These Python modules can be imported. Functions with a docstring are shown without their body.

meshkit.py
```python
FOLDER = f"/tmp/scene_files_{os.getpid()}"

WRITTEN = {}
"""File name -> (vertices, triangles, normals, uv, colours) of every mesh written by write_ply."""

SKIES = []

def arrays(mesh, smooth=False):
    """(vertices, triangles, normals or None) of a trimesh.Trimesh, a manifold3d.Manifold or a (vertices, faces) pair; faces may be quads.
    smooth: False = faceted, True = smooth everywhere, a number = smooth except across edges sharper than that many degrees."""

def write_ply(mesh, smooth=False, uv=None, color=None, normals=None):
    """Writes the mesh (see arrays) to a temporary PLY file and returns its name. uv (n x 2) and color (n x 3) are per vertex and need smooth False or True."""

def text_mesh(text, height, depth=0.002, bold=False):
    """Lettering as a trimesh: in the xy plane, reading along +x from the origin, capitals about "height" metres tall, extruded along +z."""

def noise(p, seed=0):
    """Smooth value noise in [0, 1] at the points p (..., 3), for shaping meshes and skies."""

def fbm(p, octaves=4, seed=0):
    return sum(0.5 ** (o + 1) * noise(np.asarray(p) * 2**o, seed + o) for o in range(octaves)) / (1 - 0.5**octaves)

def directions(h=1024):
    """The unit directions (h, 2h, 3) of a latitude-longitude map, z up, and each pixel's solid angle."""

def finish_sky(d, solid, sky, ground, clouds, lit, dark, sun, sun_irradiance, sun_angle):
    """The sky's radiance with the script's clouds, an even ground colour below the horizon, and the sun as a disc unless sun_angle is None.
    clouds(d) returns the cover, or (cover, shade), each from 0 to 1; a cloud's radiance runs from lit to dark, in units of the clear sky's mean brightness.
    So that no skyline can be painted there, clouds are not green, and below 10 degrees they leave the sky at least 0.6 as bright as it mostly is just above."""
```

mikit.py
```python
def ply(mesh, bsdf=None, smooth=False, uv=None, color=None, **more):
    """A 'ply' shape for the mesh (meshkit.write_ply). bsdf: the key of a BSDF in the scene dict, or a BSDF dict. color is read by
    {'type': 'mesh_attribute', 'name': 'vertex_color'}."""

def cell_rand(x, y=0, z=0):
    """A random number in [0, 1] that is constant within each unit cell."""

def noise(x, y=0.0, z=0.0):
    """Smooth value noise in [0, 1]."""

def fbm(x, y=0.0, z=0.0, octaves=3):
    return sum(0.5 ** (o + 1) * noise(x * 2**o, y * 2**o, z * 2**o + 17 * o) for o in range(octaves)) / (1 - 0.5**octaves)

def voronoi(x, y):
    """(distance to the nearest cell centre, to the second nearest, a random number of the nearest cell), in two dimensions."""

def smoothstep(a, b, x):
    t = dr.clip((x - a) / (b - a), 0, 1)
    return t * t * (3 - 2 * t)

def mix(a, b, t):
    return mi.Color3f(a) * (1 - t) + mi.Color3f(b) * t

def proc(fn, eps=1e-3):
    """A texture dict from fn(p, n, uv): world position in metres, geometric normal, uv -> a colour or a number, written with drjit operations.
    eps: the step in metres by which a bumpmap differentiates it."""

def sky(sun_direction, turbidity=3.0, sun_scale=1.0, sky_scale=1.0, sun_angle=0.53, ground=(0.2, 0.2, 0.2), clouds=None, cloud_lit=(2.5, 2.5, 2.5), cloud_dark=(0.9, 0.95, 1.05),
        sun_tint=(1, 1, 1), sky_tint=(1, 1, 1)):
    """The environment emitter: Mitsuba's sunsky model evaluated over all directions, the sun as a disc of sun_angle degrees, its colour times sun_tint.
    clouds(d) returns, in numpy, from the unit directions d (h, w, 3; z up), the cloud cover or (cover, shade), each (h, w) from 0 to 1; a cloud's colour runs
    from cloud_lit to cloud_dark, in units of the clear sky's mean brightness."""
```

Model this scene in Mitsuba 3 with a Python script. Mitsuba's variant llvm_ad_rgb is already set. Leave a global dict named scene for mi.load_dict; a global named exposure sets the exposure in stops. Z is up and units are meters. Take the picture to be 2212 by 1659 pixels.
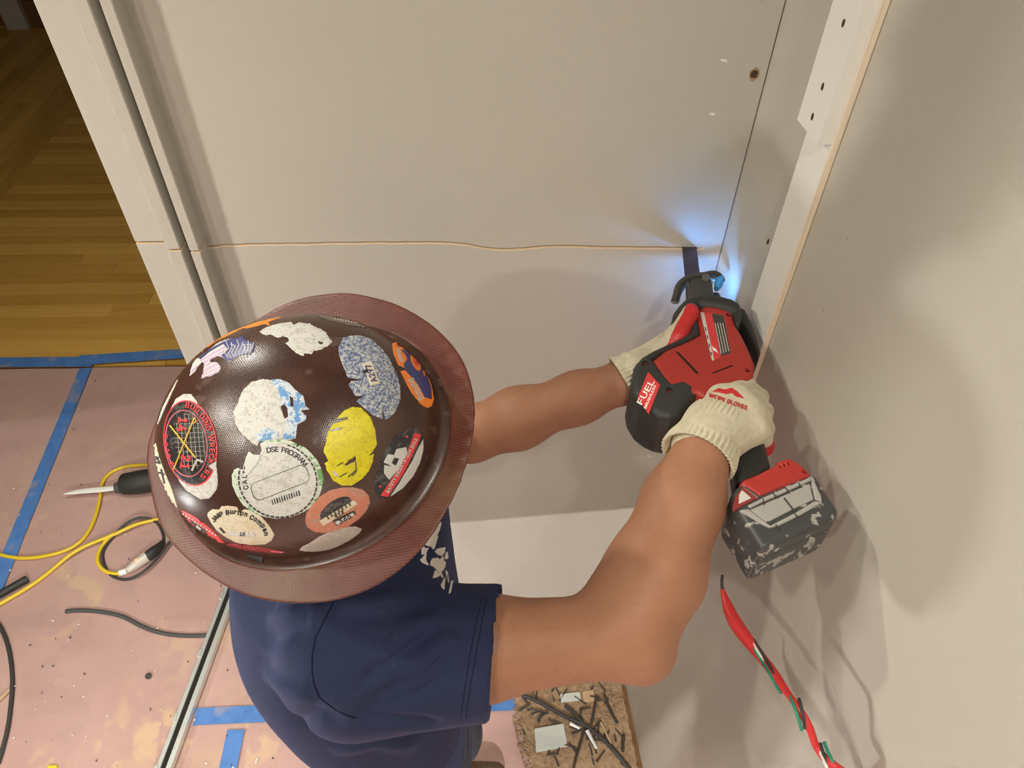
import math, random
import numpy as np, trimesh, shapely
from shapely.geometry import Polygon, LineString, Point, MultiPoint, box
from shapely import affinity
import drjit as dr
import mitsuba as mi
import mikit, meshkit
from mikit import noise, fbm, voronoi, cell_rand, smoothstep, mix
T = mi.ScalarTransform4f
rng = np.random.default_rng(7); random.seed(7)

# ---------------------------------------------------------------- camera
FPX, PITCH, ROLL, YAW, CAMZ = 1604.9, 0.80080, -0.017561, 0.046546, 2.30
_cp, _sp = math.cos(PITCH), math.sin(PITCH)
FW = np.array([math.sin(YAW) * _cp, math.cos(YAW) * _cp, -_sp])
_r0 = np.array([math.cos(YAW), -math.sin(YAW), 0.0]); _d0 = np.cross(FW, _r0)
RT = math.cos(ROLL) * _r0 + math.sin(ROLL) * _d0
DN = -math.sin(ROLL) * _r0 + math.cos(ROLL) * _d0
EYE = np.array([0, 0, CAMZ])
scene, labels = {}, {}
scene['camera'] = {'type': 'perspective', 'fov_axis': 'x', 'fov': math.degrees(2 * math.atan(1106 / FPX)), 'near_clip': 0.02, 'far_clip': 60.0,
                   'to_world': T().look_at(origin=EYE.tolist(), target=(EYE + FW).tolist(), up=(-DN).tolist())}
exposure = -0.9
CEIL = 2.78
# ceiling downlights: (x, y, radius, radiance)
WARM = np.array([1.0, 0.955, 0.81])
LAMPS = [(-1.25, 0.38, .040, 1650 * WARM), (-1.16, -0.08, .040, 1050 * WARM), (-1.0, -0.80, .042, 1950 * WARM), (-1.10, 1.25, .045, 2350 * WARM),
         (0.22, -0.20, .035, 1400 * WARM), (0.40, -2.60, .009, 640000 * np.array([1.0, .96, .92]))]
LED = np.array([0.12, 0.40, 1.0]) * 1100

# ---------------------------------------------------------------- geometry helpers
def ray(u, v): return FW + (u - 1106) / FPX * RT + (v - 829.5) / FPX * DN
def P(u, v, z): return EYE + z * ray(u, v)
def onplane(u, v, n, p):
    d = ray(u, v); n = np.asarray(n, float)
    return EYE + d * (((np.asarray(p) - EYE) @ n) / (d @ n))
def Pz(u, v, z): return onplane(u, v, (0, 0, 1), (0, 0, z))      # the point of height z seen at (u, v)
def fl(u, v, z=0.0): return Pz(u, v, z)
COR = fl(1333, 1408); D = COR[1]                                  # corner of back and right wall, at the floor
SK = math.radians(-3.99)
RD = np.array([math.sin(SK), math.cos(SK), 0]); RN = np.array([-math.cos(SK), math.sin(SK), 0])
def bw(u, v, o=0): return onplane(u, v, (0, 1, 0), (0, D - o, 0))
def rw(u, v, o=0): return onplane(u, v, RN, COR + RN * o)
def rwp(s, o, z): return COR + RD * s + RN * o + np.array([0, 0, z])
def proj(p):
    q = np.asarray(p, float) - EYE; z = q @ FW
    return np.stack([1106 + FPX * (q @ RT) / z, 829.5 + FPX * (q @ DN) / z], -1)
def zm(pts, x0, y0, s): return [(x0 + a / s, y0 + b / s) for a, b in pts]   # points read off an enlarged crop

def unit(v): v = np.asarray(v, float); return v / np.linalg.norm(v)
def cat(*ms): return trimesh.util.concatenate([m for m in ms if m is not None])
def boxm(lo, hi):
    lo, hi = np.minimum(lo, hi), np.maximum(lo, hi)
    m = trimesh.creation.box(hi - lo); m.apply_translation((np.array(lo) + hi) / 2); return m
def cham(lo, hi, c=.002):
    "box with chamfered edges"
    import manifold3d as m3
    lo, hi = np.minimum(lo, hi), np.maximum(lo, hi); c = min(c, *(0.45 * (hi - lo)))
    pts = []
    for k in range(3):
        for sx in (0, 1):
            for sy in (0, 1):
                for sz in (0, 1):
                    q = np.where(np.array([sx, sy, sz]), hi, lo).astype(float); s = np.where(np.array([sx, sy, sz]), -c, c)
                    for j in range(3):
                        if j != k: q[j] += s[j]
                    pts.append(q)
    return trimesh.convex.convex_hull(np.array(pts))
def spline(pts, n):
    from scipy.interpolate import CubicSpline
    pts = np.asarray(pts, float)
    if len(pts) < 3: return pts[0] + np.linspace(0, 1, n)[:, None] * (pts[-1] - pts[0])
    t = np.r_[0, np.cumsum(np.sqrt(np.linalg.norm(np.diff(pts, axis=0), axis=1)) + 1e-9)]
    return CubicSpline(t, pts)(np.linspace(0, t[-1], n))
def tube(pts, r, sides=10, n=None, ry=None, twist=0.0, cap=True, up=(0, 0, 1)):
    "tube along points; r may vary; ry = second radius (flat ribbon)"
    pts = spline(pts, n) if n else np.asarray(pts, float)
    N = len(pts); r = np.interp(np.linspace(0, 1, N), np.linspace(0, 1, len(np.atleast_1d(r))), np.atleast_1d(r)) if np.ndim(r) else np.full(N, r)
    ry = r if ry is None else (np.interp(np.linspace(0, 1, N), np.linspace(0, 1, len(np.atleast_1d(ry))), np.atleast_1d(ry)) if np.ndim(ry) else np.full(N, ry))
    tg = np.gradient(pts, axis=0); tg /= np.linalg.norm(tg, axis=1, keepdims=True)
    a = np.cross(tg[0], up); a = unit(a if np.linalg.norm(a) > 1e-3 else np.cross(tg[0], [1, 0, 0]))
    V = []; ang = np.linspace(0, 2 * np.pi, sides, endpoint=False)
    for i in range(N):
        a = unit(a - tg[i] * (a @ tg[i])); b = np.cross(tg[i], a)
        w = twist * i / max(1, N - 1); ca, cb = a * math.cos(w) + b * math.sin(w), -a * math.sin(w) + b * math.cos(w)
        V.append(pts[i] + r[i] * np.cos(ang)[:, None] * ca + ry[i] * np.sin(ang)[:, None] * cb)
    V = np.concatenate(V); F = []
    i, j = np.meshgrid(np.arange(N - 1), np.arange(sides), indexing='ij'); i, j = i.ravel(), j.ravel(); k = (j + 1) % sides
    F = np.concatenate([np.stack([i * sides + j, i * sides + k, (i + 1) * sides + k], 1), np.stack([i * sides + j, (i + 1) * sides + k, (i + 1) * sides + j], 1)])
    if cap:
        V = np.vstack([V, pts[0], pts[-1]]); j = np.arange(sides); k = (j + 1) % sides
        F = np.vstack([F, np.stack([k, j, j * 0 + N * sides], 1), np.stack([(N - 1) * sides + j, (N - 1) * sides + k, j * 0 + N * sides + 1], 1)])
    m = trimesh.Trimesh(V, F, process=False); return m
def prism(poly, z0, z1):
    "extrude a shapely polygon of the xy plane from z0 to z1"
    ps = [g for g in getattr(poly, 'geoms', [poly]) if g.area > 1e-9]
    out = []
    for g in ps:
        m = trimesh.creation.extrude_polygon(g, z1 - z0, engine='earcut'); m.apply_translation([0, 0, z0]); out.append(m)
    return cat(*out)

def relax(m, it):
    "Taubin smoothing"
    from scipy.sparse import coo_matrix, diags
    n = len(m.vertices); e = np.concatenate([m.faces[:, [0, 1]], m.faces[:, [1, 2]], m.faces[:, [2, 0]]]); e = np.unique(np.sort(e, 1), axis=0)
    A = coo_matrix((np.ones(len(e)), (e[:, 0], e[:, 1])), (n, n)); A = (A + A.T).tocsr(); deg = np.asarray(A.sum(1)).ravel(); use = (deg > 2)[:, None]; W = diags(1 / np.maximum(deg, 1)) @ A; v = np.array(m.vertices)
    for _ in range(it):
        for l in (.5, -.53): v = v + np.where(use, l * (W @ v - v), 0)
    m.vertices = v
# signed distance fields, meshed with surface nets
def nets(F, lo, h):
    s = F < 0; n = F.shape
    def C(i, j, k): return (slice(i, n[0] - 1 + i), slice(j, n[1] - 1 + j), slice(k, n[2] - 1 + k))
    cnt = sum(s[C(i, j, k)].astype(np.int8) for i in (0, 1) for j in (0, 1) for k in (0, 1))
    cells = np.argwhere((cnt > 0) & (cnt < 8)); ids = np.full(cnt.shape, -1, np.int64); ids[tuple(cells.T)] = np.arange(len(cells))
    pos = np.zeros((len(cells), 3)); num = np.zeros(len(cells))
    for ax in range(3):
        o = [(0, 0), (0, 1), (1, 0), (1, 1)]
        for a, b in o:
            c0 = [0, 0, 0]; oth = [q for q in range(3) if q != ax]; c0[oth[0]], c0[oth[1]] = a, b; c1 = list(c0); c1[ax] = 1
            va, vb = F[tuple((cells + c0).T)], F[tuple((cells + c1).T)]; on = (va < 0) != (vb < 0)
            t = np.where(on, va / np.where(on, va - vb, 1), 0); q = np.tile(np.array(c0, float), (len(cells), 1)); q[:, ax] += t
            pos += q * on[:, None]; num += on
    V = lo + h * (cells + pos / num[:, None]); Q = []
    for ax in range(3):
        A = [slice(None)] * 3; B = [slice(None)] * 3; A[ax] = slice(0, -1); B[ax] = slice(1, None)
        sa, sb = s[tuple(A)], s[tuple(B)]; o = [q for q in range(3) if q != ax]
        for sign in (0, 1):
            e = np.argwhere((sa & ~sb) if sign == 0 else (~sa & sb))
            e = e[(e[:, o[0]] > 0) & (e[:, o[1]] > 0) & (e[:, o[0]] < n[o[0]] - 1) & (e[:, o[1]] < n[o[1]] - 1)]
            q = []
            for da, db in ((1, 1), (0, 1), (0, 0), (1, 0)):
                c = e.copy(); c[:, o[0]] -= da; c[:, o[1]] -= db; q.append(ids[tuple(c.T)])
            q = np.stack(q, 1)
            if (sign == 1) != (ax == 1): q = q[:, ::-1]
            Q.append(q)
    Q = np.concatenate(Q); Q = Q[(Q >= 0).all(1)]
    return trimesh.Trimesh(V, np.vstack([Q[:, [0, 1, 2]], Q[:, [0, 2, 3]]]), process=False)
class Field:
    def __init__(self, lo, hi, h):
        self.lo, self.h = np.array(lo, float), h; n = np.ceil((np.array(hi) - lo) / h).astype(int) + 1
        self.ax = [self.lo[k] + h * np.arange(n[k]) for k in range(3)]; self.F = np.full(n, 1.0, np.float32)
    def sub(self, lo, hi):
        s = tuple(slice(max(0, int((lo[k] - self.lo[k]) / self.h)), max(0, min(len(self.ax[k]), int((hi[k] - self.lo[k]) / self.h) + 2))) for k in range(3))
        return s, np.meshgrid(*[self.ax[k][s[k]] for k in range(3)], indexing='ij', sparse=True)
    def put(self, s, d, k, mode='add'):
        f = self.F[s]
        if mode == 'add':
            if k > 0: t = np.clip(k - np.abs(f - d), 0, None); self.F[s] = np.minimum(f, d) - t * t / (4 * k)
            else: self.F[s] = np.minimum(f, d)
        elif mode == 'cut': self.F[s] = np.maximum(f, -d)
        else: self.F[s] = np.maximum(f, d)
    def cone(self, a, b, ra, rb, k=.02, mode='add', flat=None):
        "tapered capsule; flat = (direction, factor) squeezes it along a direction"
        a, b = np.asarray(a, float), np.asarray(b, float); pad = max(ra, rb) + k + 3 * self.h
        s, (X, Y, Z) = self.sub(np.minimum(a, b) - pad, np.maximum(a, b) + pad)
        if 0 in self.F[s].shape: return self
        d = b - a; L = d @ d + 1e-12
        t = np.clip(((X - a[0]) * d[0] + (Y - a[1]) * d[1] + (Z - a[2]) * d[2]) / L, 0, 1)
        q = [X - a[0] - t * d[0], Y - a[1] - t * d[1], Z - a[2] - t * d[2]]; r2 = q[0] ** 2 + q[1] ** 2 + q[2] ** 2
        if flat is not None:
            w = unit(flat[0]); pw = q[0] * w[0] + q[1] * w[1] + q[2] * w[2]; r2 = r2 + pw ** 2 * (1 / flat[1] ** 2 - 1)
        self.put(s, (np.sqrt(r2) - (ra + (rb - ra) * t)).astype(np.float32) * (1 if flat is None else max(.6, flat[1])), k, mode); return self
    def chain(self, pts, rs, k=.02, mode='add', flat=None):
        for i in range(len(pts) - 1): self.cone(pts[i], pts[i + 1], rs[i], rs[i + 1], k, mode, flat)
        return self
    def ball(self, c, r, k=.02, mode='add', R=None):
        "ellipsoid with radii r (3) and rotation R (columns = axes)"
        c = np.asarray(c, float); r = np.ones(3) * r; pad = r.max() + k + 3 * self.h
        s, (X, Y, Z) = self.sub(c - pad, c + pad); R = np.eye(3) if R is None else np.asarray(R)
        q = [((X - c[0]) * R[0, i] + (Y - c[1]) * R[1, i] + (Z - c[2]) * R[2, i]) / r[i] for i in range(3)]
        self.put(s, ((np.sqrt(q[0] ** 2 + q[1] ** 2 + q[2] ** 2) - 1) * r.min()).astype(np.float32), k, mode); return self
    def trunk(self, sec, yaw=0.0, k=.03, ex=2.3, grow=0.0):
        "stack of elliptic sections (z, cx, cy, a, b)"
        sec = np.array(sec, float); g = .08
        s, (X, Y, Z) = self.sub([sec[:, 1].min() - .35, sec[:, 2].min() - .35, sec[0, 0] - g], [sec[:, 1].max() + .35, sec[:, 2].max() + .35, sec[-1, 0] + g])
        from scipy.interpolate import PchipInterpolator
        zc = np.clip(Z, sec[0, 0], sec[-1, 0]); cx, cy, a, b = (PchipInterpolator(sec[:, 0], sec[:, i])(zc) for i in (1, 2, 3, 4)); a, b = a + grow, b + grow
        u, v = (X - cx) * math.cos(yaw) + (Y - cy) * math.sin(yaw), -(X - cx) * math.sin(yaw) + (Y - cy) * math.cos(yaw)
        d = (((np.abs(u) / a) ** ex + (np.abs(v) / b) ** ex) ** (1 / ex) - 1) * np.minimum(a, b)
        dz = np.maximum(sec[0, 0] - grow - Z, Z - sec[-1, 0] - grow); d = np.where(dz > 0, np.sqrt(np.maximum(d, 0) ** 2 + dz ** 2), np.maximum(d, dz))
        self.put(s, d.astype(np.float32), k); return self
    def half(self, p, n):
        "keep only the side of a plane that n points away from"
        X, Y, Z = np.meshgrid(*self.ax, indexing='ij', sparse=True)
        self.F = np.maximum(self.F, ((X - p[0]) * n[0] + (Y - p[1]) * n[1] + (Z - p[2]) * n[2]).astype(np.float32)); return self
    def mesh(self, smooth=4):
        m = nets(self.F, self.lo, self.h)
        if smooth: relax(m, smooth)
        return m
def solid(poly, z0, z1, r=.006, h=.0015, cuts=(), smooth=3, rb=None, bulge=0.0):
    "rounded extrusion of an xy polygon between heights z0 and z1; cuts = [(polygon, z from, z to)]; bulge narrows it towards top and bottom"
    x0, y0, x1, y1 = poly.bounds; p = 3 * h; xs, ys, zs = (np.arange(a - p, b + p + h, h) for a, b in ((x0, x1), (y0, y1), (z0, z1)))
    X, Y = np.meshgrid(xs, ys, indexing='ij'); pt = shapely.points(X.ravel(), Y.ravel())
    def sd(q):
        shapely.prepare(q); d = shapely.distance(pt, q.boundary).reshape(X.shape); return np.where(shapely.contains_xy(q, X, Y), -d, d)
    d2 = sd(poly)[:, :, None]; zc, hh = (z0 + z1) / 2, (z1 - z0) / 2; Zr = (zs - zc)[None, None, :]
    d2 = d2 + bulge * (Zr / hh) ** 2
    a, b = d2 + r, np.abs(Zr) - hh + r
    F = np.minimum(np.maximum(a, b), 0) + np.sqrt(np.maximum(a, 0) ** 2 + np.maximum(b, 0) ** 2) - r
    for q, za, zb in cuts:
        dq = sd(q)[:, :, None]; dz = np.maximum(za - zs, zs - zb)[None, None, :]; F = np.maximum(F, -np.maximum(dq, dz))
    m = nets(F.astype(np.float32), np.array([xs[0], ys[0], zs[0]]), h)
    if smooth: relax(m, smooth)
    return m
def planepoly(pts, z): return Polygon([Pz(u, v, z)[:2] for u, v in pts]).buffer(0)
def soft(poly, r): return poly.buffer(r).buffer(-2 * r).buffer(r)
def text_poly(s, height, bold=True):
    m = meshkit.text_mesh(s, height, 0.01, bold); t = m.triangles[(m.face_normals[:, 2] > .9)][:, :, :2]
    return shapely.union_all(shapely.polygons(np.concatenate([t, t[:, :1]], 1))).buffer(1e-6)

# ---------------------------------------------------------------- scene entries
def key_for(name):
    if name not in scene and not any(k.startswith(name + '__') for k in scene) and name not in labels: return name
    i = 1
    while f'{name}_{i:03d}' in scene or any(k.startswith(f'{name}_{i:03d}__') for k in scene) or f'{name}_{i:03d}' in labels: i += 1
    return f'{name}_{i:03d}'
def thing(name, label, category, group=None):
    k = key_for(name); labels[k] = {'label': label, 'category': category}
    if group: labels[k]['group'] = group
    return k
def obj(name, mesh, mat, parent=None, smooth=30, label=None, kind=None, **kw):
    k = key_for(parent + '__' + name if parent else name)
    scene[k] = mesh if isinstance(mesh, dict) else mikit.ply(mesh, mat, smooth, **kw)
    d = {}
    if label: d['label'] = label
    if kind: d['kind'] = kind
    if d: labels[k] = {**labels.get(k, {}), **d}
    return k
def one(name, mesh, mat, label, category, group=None, smooth=30, kind=None, **kw):
    k = obj(name, mesh, mat, None, smooth, label, kind, **kw); labels[k]['category'] = category
    if group: labels[k]['group'] = group
    return k

# ---------------------------------------------------------------- materials
def mat(name, col, rough=.5, spec=.4, **kw):
    c = col if isinstance(col, dict) else {'type': 'rgb', 'value': list(col)}
    scene[name] = {'type': 'twosided', 'bsdf': {'type': 'principled', 'base_color': c, 'roughness': rough, 'specular': spec, **kw}}
def bump(name, tex, scale):
    b = scene[name]['bsdf']; scene[name]['bsdf'] = {'type': 'bumpmap', 'arbitrary': tex, 'scale': scale, 'bsdf': b}

def wall_col(p, n, uv):
    v = fbm(p.x * 3, p.y * 3, p.z * 3, 3); sp = noise(p.x * 90, p.y * 90, p.z * 90)
    return mix((.440, .414, .362), (.480, .454, .402), v) * (1 - .22 * smoothstep(.93, .97, sp) * smoothstep(.55, .7, noise(p.x * 9, p.y * 9, p.z * 9 + 5)))
mat('m_wall', mikit.proc(wall_col), .42, .35)
mat('m_board', (.74, .72, .68), .5, .35)
def raw_edge(p, n, uv):
    v = fbm(p.x * 260, p.y * 260, p.z * 9, 3); return mix((.62, .50, .36), (.76, .66, .52), v)
mat('m_rawedge', mikit.proc(raw_edge), .8, .2)
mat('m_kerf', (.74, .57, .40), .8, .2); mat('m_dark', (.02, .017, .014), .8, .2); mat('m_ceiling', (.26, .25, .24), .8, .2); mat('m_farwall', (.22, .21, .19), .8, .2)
mat('m_hole', (.06, .04, .025), .8, .2); mat('m_holerim', (.33, .22, .13), .8, .2)
def plank_col(a):
    def f(p, n, uv):
        r = cell_rand(dr.floor(uv.x), 3, a); g = fbm(p.x * 2.5 + r * 40, p.y * 60, r * 9, 3) if a == 0 else fbm(p.x * 60, p.y * 2.5 + r * 40, r * 9, 3)
        return mix((.45, .235, .045), (.74, .44, .11), .65 * r + .45 * g - .05)
    return mikit.proc(f)
mat('m_plank', plank_col(0), .38, .4); mat('m_plank2', plank_col(1), .42, .4)
def paper_col(p, n, uv):
    v = fbm(p.x * 5, p.y * 5, 1.0, 4); dust = smoothstep(.54, .74, fbm(p.x * 4.2 + 3 + 2 * noise(p.x * 5, p.y * 5, 3), p.y * 3.1, 7.0, 5)) * smoothstep(.38, .6, fbm(p.x * 26, p.y * 22, 2.0, 3))
    near = smoothstep(1.9, .9, p.y) ; c = mix((.43, .265, .235), (.505, .33, .295), v); c = c * (1 - .06 * smoothstep(.60, .72, fbm(p.x * 9, p.y * 11, 5.0, 3)))
    return mix(c, (.60, .44, .25), dust * (.2 + .4 * near))
mat('m_paper', mikit.proc(paper_col), .75, .25)
def tape_col(p, n, uv):
    v = fbm(p.x * 40, p.y * 40, 0, 2); d = smoothstep(.6, .75, fbm(p.x * 11, p.y * 11, 4, 3)); return mix(mix((.06, .165, .44), (.095, .225, .53), v), (.35, .30, .28), d * .45)
mat('m_tape', mikit.proc(tape_col), .55, .3)
def dust_col(p, n, uv):
    return mix((.20, .125, .07), (.43, .30, .19), fbm(p.x * 120, p.y * 120, 0, 3))
mat('m_sawdust', mikit.proc(dust_col), .9, .1)
mat('m_plate', (.52, .55, .50), .45, .4); mat('m_white', (.82, .81, .78), .5, .4)
mat('m_splinter', (.05, .045, .04), .7, .3); mat('m_splinter2', (.48, .34, .2), .8, .2)
mat('m_rubber', (.028, .027, .026), .55, .4); mat('m_blackcord', (.045, .043, .042), .5, .4); mat('m_greycord', (.07, .07, .07), .6, .3)
mat('m_yellow', (.70, .50, .03), .4, .4); mat('m_clear', (.55, .50, .44), .25, .5); mat('m_orange', (.85, .16, .08), .5, .4)
mat('m_steel', (.62, .66, .64), .3, .5, metallic=.85); mat('m_rail', (.72, .76, .72), .28, .5, metallic=.6); mat('m_browntrim', (.16, .075, .03), .5, .4)
mat('m_nickel', (.7, .7, .7), .25, .5, metallic=1.0)
# ---------------------------------------------------------------- the setting
def slab_xz(poly, y0, y1):
    m = prism(poly, 0, abs(y1 - y0)); v = m.vertices.copy(); m.vertices = np.stack([v[:, 0], max(y0, y1) - v[:, 2], v[:, 1]], 1); return m
XL = bw(72, 0, .02)[0]
ridge_o, f1_o = .034, .022
def bx(u, o): return bw(u, 0, o)[0]
x_f1 = bx(160.6, f1_o); x_f2a, x_f2b = bx(160.6, ridge_o), bx(190, ridge_o); x_ra, x_rb = bx(212.5, ridge_o), bx(242, ridge_o)
cutpx = [(430, 536), (470, 531), (520, 528), (640, 526), (760, 524), (900, 523), (980, 524), (1020, 530), (1080, 537), (1140, 535), (1200, 531), (1300, 533), (1400, 534), (1470, 535), (1522, 536)]
cut = np.array([bw(u, v) for u, v in cutpx])[:, [0, 2]]; cut[0, 0] = min(cut[0, 0], x_rb - .01)
cs = spline(cut, 90); cs[:, 1] += .0012 * (meshkit.noise(np.stack([cs[:, 0] * 90, cs[:, 0] * 0, cs[:, 0] * 0], 1)) - .5)
gap = .0032 * np.clip((cs[-1, 0] - cs[:, 0]) / .02, 0.0, 1)
xc0, xc1 = cs[0, 0], COR[0] - .0018
TH = .018
up_poly = Polygon([(xc0, CEIL), (xc1, CEIL), (xc1, cs[-1, 1])] + [(x, z + g / 2) for (x, z), g in zip(cs[::-1], gap[::-1])])
lo_poly = Polygon([(xc0, 0), (xc1, 0), (xc1, cs[-1, 1] - 1e-5)] + [(x, z - g / 2) for (x, z), g in zip(cs[::-1], gap[::-1])])
obj('wall_back__panel', slab_xz(up_poly, D, D + TH), 'm_wall', smooth=False, kind='structure')
obj('wall_back__panel', slab_xz(lo_poly, D, D + TH), 'm_wall', smooth=False)
labels['wall_back'] = {'label': 'cream painted panel wall with a wavy saw cut across it', 'kind': 'structure'}
labels.pop('wall_back__panel', None)
kp = Polygon([(x, z - g / 2 + .0001) for (x, z), g in zip(cs, gap)] + [(x, z - g / 2 - .0012 - .0012 * meshkit.noise(np.array([[x * 160, 0, 3]]))[0]) for (x, z), g in zip(cs[::-1], gap[::-1])]).buffer(0)
obj('wall_back__cut_edge', slab_xz(kp, D - .0006, D + TH), 'm_kerf', smooth=False, label='raw wooden lip of the saw cut')
obj('wall_back__core', boxm([XL + .01, D + TH + .001, 0], [xc1 + .03, D + .11, CEIL]), 'm_kerf', smooth=False, label='bare wood behind the panel')
hole = bw(1630, 161)
def hole_at(o, rx, rz, m, lbl=None, seed=0, y=.0005):
    t = np.linspace(0, 2 * np.pi, 26, endpoint=False); k = .75 + .5 * meshkit.noise(np.c_[np.cos(t) * 2 + 9, np.sin(t) * 2, t * 0 + seed]); pl = Polygon(np.c_[o[0] + rx * k * np.cos(t), o[2] + rz * k * np.sin(t)]).buffer(0)
    obj('wall_back__nail_hole', slab_xz(pl, D - y, D + .002), m, smooth=False, label=lbl)
hole_at(hole, .0075, .0085, 'm_holerim', 'ragged brown hole by the corner', 1, .0004); hole_at(hole + [-.001, 0, .001], .0045, .006, 'm_hole', None, 2, .0008)
hole2 = bw(1402, 1065); obj('wall_back__nail_hole', trimesh.creation.icosphere(2, .0035).apply_transform(trimesh.transformations.translation_matrix([hole2[0], D, hole2[2]])), 'm_hole')
for (u, v), a in (((1562, 130), 11), ((1538, 246), 7), ((1400, 985), 16)):
    q = bw(u, v); obj('wall_back__scuff', slab_xz(Polygon([(q[0] - .004, q[2] - .001), (q[0] + a * .0006, q[2] - .003), (q[0] + .004, q[2] + .0012), (q[0] - .003, q[2] + .002)]), D - .0002, D + .001), 'm_board', smooth=False)
# casing strips at the left end, each cut across
tr = 'trim_1'; labels[tr] = {'label': 'cream painted stepped door casing at the left end of the panel, sawn across', 'kind': 'structure'}
def strip(name, xa, xb, o, uvcut, back=D + .11, gp=.0055):
    zc = bw(*uvcut, o)[2]; c = .0018
    for za, zb in ((zc + gp / 2, CEIL), (0, zc - gp / 2)):
        pl = Polygon([(xa, back), (xa, D - o + c), (xa + c, D - o), (xb - c, D - o), (xb, D - o + c), (xb, back)]); obj(name, prism(pl, za, zb), 'm_wall', tr, smooth=False)
    obj('cut_edge', boxm([xa + .0008, D - o + .0008, zc - gp / 2 - .001], [xb - .0008, back - .001, zc - gp / 2 + .0012]), 'm_kerf', tr, smooth=False)
strip('fascia', XL, x_f1, f1_o, (325, 524)); strip('stop_strip', x_f1 + .0001, x_f2b, ridge_o, (382, 541), D + .02); strip('stop_strip', x_ra, x_rb, ridge_o, (424, 544), D + .02)
strip('groove_bed', x_f2b, x_ra, -.002, (400, 531), D + .02)
# right wall, with the two-layer board in the corner
FAR = -3.2
def rwbox(s0, s1, o0, o1, z0, z1):
    pl = Polygon([rwp(s0, o0, 0)[:2], rwp(s1, o0, 0)[:2], rwp(s1, o1, 0)[:2], rwp(s0, o1, 0)[:2]]); return prism(shapely.geometry.polygon.orient(pl), z0, z1)
obj('wall_right', rwbox(.03, FAR, 0, -.10, 0, CEIL), 'm_wall', smooth=False, kind='structure', label='large cream painted right wall')
def along(u, v, o): return (rw(u, v, o) - COR) @ RD
s_edge = along(1925, 0, 0)                                       # near edge of the board, where it meets the wall
os_ = np.linspace(0, .06, 400)
o_low = os_[np.argmin([abs(along(1905, 0, o) - s_edge) for o in os_])]; o_up = os_[np.argmin([abs(along(1870, 0, o) - s_edge) for o in os_])]
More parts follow.
